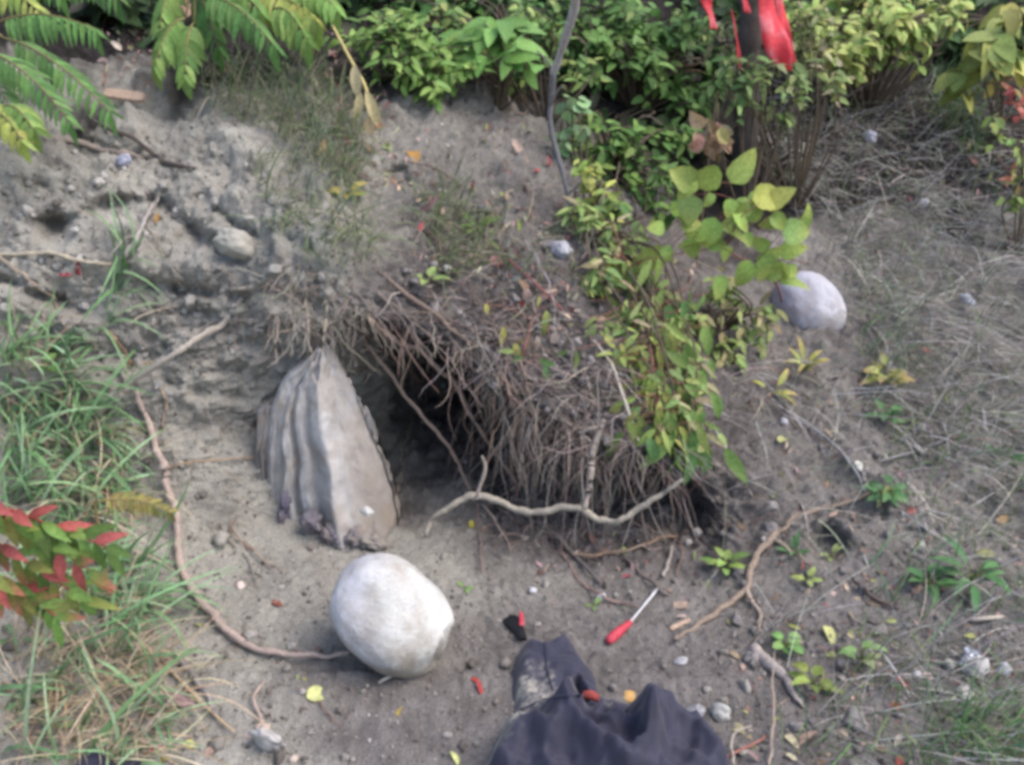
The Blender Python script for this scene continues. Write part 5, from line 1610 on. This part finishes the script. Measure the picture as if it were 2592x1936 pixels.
# withered stalk with hanging leaf sheaths
lv, st = Leaves(), []
a = [AT(718, 55, 2.75), AT(755, 125, 2.68), AT(790, 190, 2.62), AT(802, 250, 2.56), AT(815, 330, 2.5)]
bs = P(835, 400)
st.append((a + [bs], [.004, .005, .005, .005, .004]))
for (px, py, ang, l_, w_) in ((800, 245, -95, .16, .036), (812, 280, -80, .2, .03), (818, 300, -92, .17, .026), (790, 195, -70, .12, .03), (765, 140, -85, .09, .03), (825, 330, -75, .18, .02), (800, 300, -100, .13, .026), (835, 320, -70, .15, .022), (780, 200, -110, .1, .03)):
    aa = math.radians(ang)
    lv.add(AT(px, py, 2.54), (math.cos(aa), -.1, math.sin(aa)), (.2, -.9, .2), l_, w_, jit((.5, .4, .24), .12), .15, .6, 'lance', twist=R.uniform(-1.5, 1.5), n=9)
plant('dead_stalk', 'withered straw-coloured stalk with hanging leaves on the bank left of top centre', 'plant', st, lv, bs, stemcol=(.5, .38, .16), mat='dry')

# curled dead leaf cluster
lv = Leaves()
bs = AT(1545, 300, 2.55)
st = [([drop(bs + [0, .1, .1]), bs + [0, .03, .1], bs + [0, 0, .05]], [.003, .002])]
for k in range(15):
    px, py = 1500 + 80 * R.random(), 255 + 40 * R.random()
    aa = math.radians(R.choice([-95, -70, -50, -120, 140]) + R.normal(0, 15))
    lv.add(AT(px, py, 2.55 + R.uniform(-.04, .03)), (math.cos(aa), -.3, math.sin(aa)), (R.normal(0, .5), -.8, .4), R.uniform(.05, .1), R.uniform(.025, .045), jit((.5, .36, .22), .2), R.uniform(.5, 1.4), R.uniform(.5, 1.2), 'lance', twist=R.uniform(-1.6, 1.6), n=9)
plant('dead_leaf_cluster', 'curled tan dead leaves bunched on the slope under the dark bush', 'dead leaves', st, lv, bs, mat='dry')


# single leaves lying about
def fallen(label, px, py, ln, wd, col, ang, shape='ovate', curl=.4, tip=None, mat='dry', lift=.006):
    l, n, D = hit(px, py)
    o, d = ray(px, py)
    p_ = o + d * (D - lift)
    a = math.radians(ang)
    x = nrm(np.cross(n, [0, 1, .2]))
    x = x if x[0] > 0 else -x
    y = nrm(np.cross(n, x))
    y = y if y[2] > 0 or y[1] > 0 else -y
    dv = x * math.cos(a) + y * math.sin(a)
    lv = Leaves()
    lv.add(p_ - dv * ln * .5, dv + n * .15, n, ln, wd, col, curl, .35, shape, tip=tip, twist=R.uniform(-.3, .3), n=9)
    mb = MB()
    lv.into(mb)
    tag(mb.build('fallen_leaf', M[mat], origin=l), label, 'leaf')


YL, RD_, OR = (.45, .43, .14), (.34, .05, .05), (.55, .26, .06)
for a in [
    ('oval yellow-green fallen leaf on bare dirt below the boulder', 685, 1500, .046, .034, (.5, .52, .22), 35, 'round', .3),
    ('tiny yellow leaf on bare dirt below the boulder', 864, 1534, .022, .016, (.6, .42, .12), 70),
    ('small pale yellow leaf near the white flat stone', 410, 1608, .022, .018, YL, 20, 'round'),
    ('rust-red shrivelled leaf on the dirt left of the boulder', 594, 1298, .04, .014, (.25, .07, .04), -15, 'lance', .8),
    ('crimson leaf lying left of the jacket', 1040, 1492, .052, .012, RD_, -65, 'lance', .5),
    ('smaller crimson leaf crossing the one left of the jacket', 1028, 1468, .03, .009, (.36, .05, .04), -25, 'lance', .5),
    ('orange-yellow leaf lying against the jacket edge', 1366, 1503, .032, .026, (.5, .3, .11), 20, 'ovate', .6),
    ('pale olive leaf standing on the dirt at lower right', 1792, 1374, .05, .028, (.46, .46, .18), -75, 'ovate', .3),
    ('red leaf lying in the grass at the bottom left', 335, 1618, .05, .011, (.4, .06, .05), 40, 'lance', .4),
    ('yellow leaf in the grass at the bottom left', 355, 1690 - 50, .02, .013, (.5, .4, .06), 10),
    ('brown-orange leaf lying on the bare slope at top centre', 895, 335, .05, .036, (.35, .19, .05), -60, 'ovate', .6),
    ('long pinkish-tan leaf lying on the bare slope', 1125, 325, .09, .022, (.5, .36, .28), -62, 'lance', .3),
    ('small pinkish leaf on the bare slope beside the tan one', 1045, 300, .05, .012, (.45, .31, .24), -60, 'lance', .3),
    ('tiny red leaf fragment on the bare slope', 1160, 368, .014, .01, (.5, .06, .06), 0, 'round'),
    ('orange curled leaf blade on the bank left of the dead stalk', 694, 328, .075, .014, (.7, .38, .18), -65, 'lance', .5),
    ('small orange leaf on the sandy bank above the dark crack', 340, 470, .03, .022, (.55, .32, .13), 70),
    ('dull red leaf pressed in the bank at the left', 170, 585, .05, .014, (.28, .04, .05), 25, 'lance', .5),
    ('second dull red leaf in the bank at the left', 140, 592, .035, .012, (.25, .04, .05), -10, 'lance', .5),
    ('brown pointed leaf hanging at the top edge between the sumacs', 400, 22, .085, .05, (.42, .27, .2), -85, 'ovate', .2),
    ('yellow leaf on the dirt by the right hollow', 1020, 1135, .03, .014, (.48, .4, .06), -80, 'lance'),
    ('pink leaf on the twiggy bank above the seedling', 1078, 570, .055, .026, (.5, .26, .24), -70),
    ('pale pink leaf on the twiggy bank near the red twig', 1175, 640, .05, .022, (.52, .35, .3), -50),
    ('pink-tan leaf by the seedling on the rooty bank', 1135, 640, .045, .02, (.48, .34, .28), -80),
    ('crimson narrow leaf on the bank left of the seedling', 1125, 655, .05, .01, (.36, .05, .05), -55, 'lance'),
    ('pale straw leaf on the bank below the grey embedded stone', 1255, 600, .04, .018, (.55, .46, .32), -40),
    ('cream leaf on the bank right of the grey embedded stone', 1290, 610, .032, .014, (.6, .56, .38), -80),
    ('red leaf under the large round leaves of the leaning sapling', 1300, 640, .04, .02, (.32, .06, .05), -30),
    ('orange-tan leaf hanging by the willow-like sapling', 1320, 565, .08, .02, (.52, .3, .14), 60, 'lance'),
    ('tan leaf on the bank under the leaning sapling', 1535, 645, .04, .018, (.58, .38, .16), -85),
    ('pink-tan leaf beside the root of the right-slope weeds', 1975, 1102, .04, .02, (.48, .18, .14), 10),
    ('red plastic strip standing in the dirt at right', 1953, 1480, .045, .012, (.42, .07, .06), -75, 'blade', .1),
    ('reddish leaf in the dirt right of the small yellowish weed', 1940, 1530, .035, .012, (.36, .14, .07), -80, 'lance'),
    ('reddish-pink leaf beside the bent pale stalk', 1945 - 0, 1652 - 12, .04, .014, (.45, .12, .09), 75, 'lance'),
    ('pale leaf below the small yellowish weed', 1712, 1600, .035, .016, (.5, .44, .28), -60),
    ('cream leaf at the bottom right of the jacket', 1715, 1668 - 30, .032, .012, (.5, .45, .3), -40, 'lance'),
    ('olive fallen leaf on the slope above the long curved root', 1690, 948, .032, .024, (.42, .42, .18), 50, 'round'),
    ('brown leaf in the dry grass at the far right', 2170, 1120, .04, .02, (.36, .24, .12), 20),
    ('yellow leaf in the grass at the bottom of the frame by the boulder shadow', 985, 1640, .035, .012, (.6, .62, .25), -55, 'lance'),
    ('pink leaf by the pebbles left of the foil', 1290, 590, .03, .012, (.5, .3, .27), -20, 'lance'),
]:
    fallen(*a)

# ------------------------------------------------------------------ grasses (past counting)
def grass(name, label, polys, pal, ln, wd, sway, droop=.5, tip=None, mat='leaf', n=6, updir=(0, -.1, 1), rnd=.35):
    lv = Leaves()
    for poly, cnt in polys:
        for (px, py) in scatter(poly, cnt):
            l, nn, D = hit(px, py)
            if D > 7:
                continue
            d = nrm(np.array(updir) + np.array(sway) * R.uniform(.2, 1.2) + R.normal(0, rnd, 3))
            c = pick(pal)
            L_ = ln * math.exp(R.normal(0, .35))
            sd_ = R.normal(size=3)
            upv = nrm(-np.array(sway) * .3 + np.array([0, 0, .4]) + .5 * sd_)
            lv.add(l - nn * .004, d, upv, L_, wd * R.uniform(.6, 1.2), c, droop * R.uniform(.3, 1.8), .35, 'blade', tip=tip, n=n)
    mb = MB()
    lv.into(mb)
    return tag(mb.build(name, M[mat], smooth=True), label, kind='stuff')


GG = [(.2, .38, .14), (.25, .44, .19), (.14, .3, .1), (.32, .48, .24)]
ST = [(.5, .4, .27), (.42, .33, .22), (.58, .48, .34), (.36, .27, .17)]
LEFTG = [(0, 700), (60, 700), (150, 790), (215, 930), (255, 1080), (260, 1250), (310, 1420), (360, 1560), (300, 1652), (0, 1652)]
grass('green_grass', 'fresh green grass blades on the bank at the left', [(LEFTG, 230), ([(0, 740), (160, 780), (250, 960), (240, 1120), (0, 1120)], 200), ([(220, 640), (260, 520), (290, 540), (240, 720), (200, 720)], 26), ([(150, 1200), (300, 1200), (330, 1330), (200, 1350)], 60)],
      GG, .165, .0088, (.8, -.2, -.05), .9)
grass('dry_grass', 'dry straw-coloured grass mixed through the bank at the left', [(LEFTG, 400), ([(120, 860), (260, 900), (300, 1100), (260, 1200), (120, 1100)], 130), ([(40, 1350), (350, 1380), (420, 1500), (300, 1652), (40, 1640)], 300)], ST, .12, .0036, (.7, -.2, -.3), .7, mat='dry')
SLOPE = [(1650, 160), (2212, 180), (2212, 1000), (2000, 1000), (1850, 880), (1830, 640), (1740, 470), (1640, 360)]
grass('slope_grass', 'matted dry grass covering the right-hand slope', [(SLOPE, 4200), ([(1740, 380), (2100, 380), (2150, 700), (1860, 720), (1800, 560)], 700), ([(1560, 200), (1760, 180), (1800, 420), (1700, 480)], 260), ([(1900, 900), (2212, 880), (2212, 1652), (1700, 1652), (1750, 1500), (1950, 1350)], 950), ([(1480, 850), (2000, 800), (1950, 1400), (1600, 1500)], 260), ([(1500, 780), (1850, 760), (1900, 900), (1700, 900)], 160)],
      [(.27, .255, .23), (.4, .375, .34), (.22, .2, .175), (.54, .51, .46), (.19, .19, .13)], .15, .0027, (.55, -.3, -.9), .5, mat='dry', rnd=.3, updir=(0, -.2, .7))
grass('slope_green_grass', 'fine green grass scattered on the right-hand slope', [([(2000, 150), (2090, 160), (2130, 300), (2090, 350), (2010, 260)], 330), (SLOPE, 220), ([(1900, 900), (2212, 880), (2212, 1652), (1650, 1652), (1850, 1380)], 260), ([(2000, 1560), (2212, 1500), (2212, 1652), (1950, 1652)], 160), ([(1820, 560), (1960, 520), (2000, 800), (1880, 860)], 120)],
      [(.1, .24, .10), (.13, .26, .07), (.2, .3, .08)], .10, .0032, (.15, -.3, .1), .6)
grass('bank_grass', 'thin green and straw grass along the brow of the bank', [([(430, 140), (700, 160), (800, 330), (760, 420), (600, 300), (450, 240)], 1300), ([(540, 330), (760, 360), (830, 560), (700, 600), (560, 480)], 420), ([(880, 420), (980, 400), (1060, 560), (960, 620)], 300), ([(1000, 460), (1300, 480), (1400, 640), (1100, 620)], 140), ([(1150, 190), (1240, 200), (1250, 330), (1180, 300)], 30)],
      [(.16, .25, .08), (.22, .28, .1), (.34, .3, .18), (.4, .34, .24), (.1, .18, .06)], .10, .0028, (.35, -.25, -.35), .7)
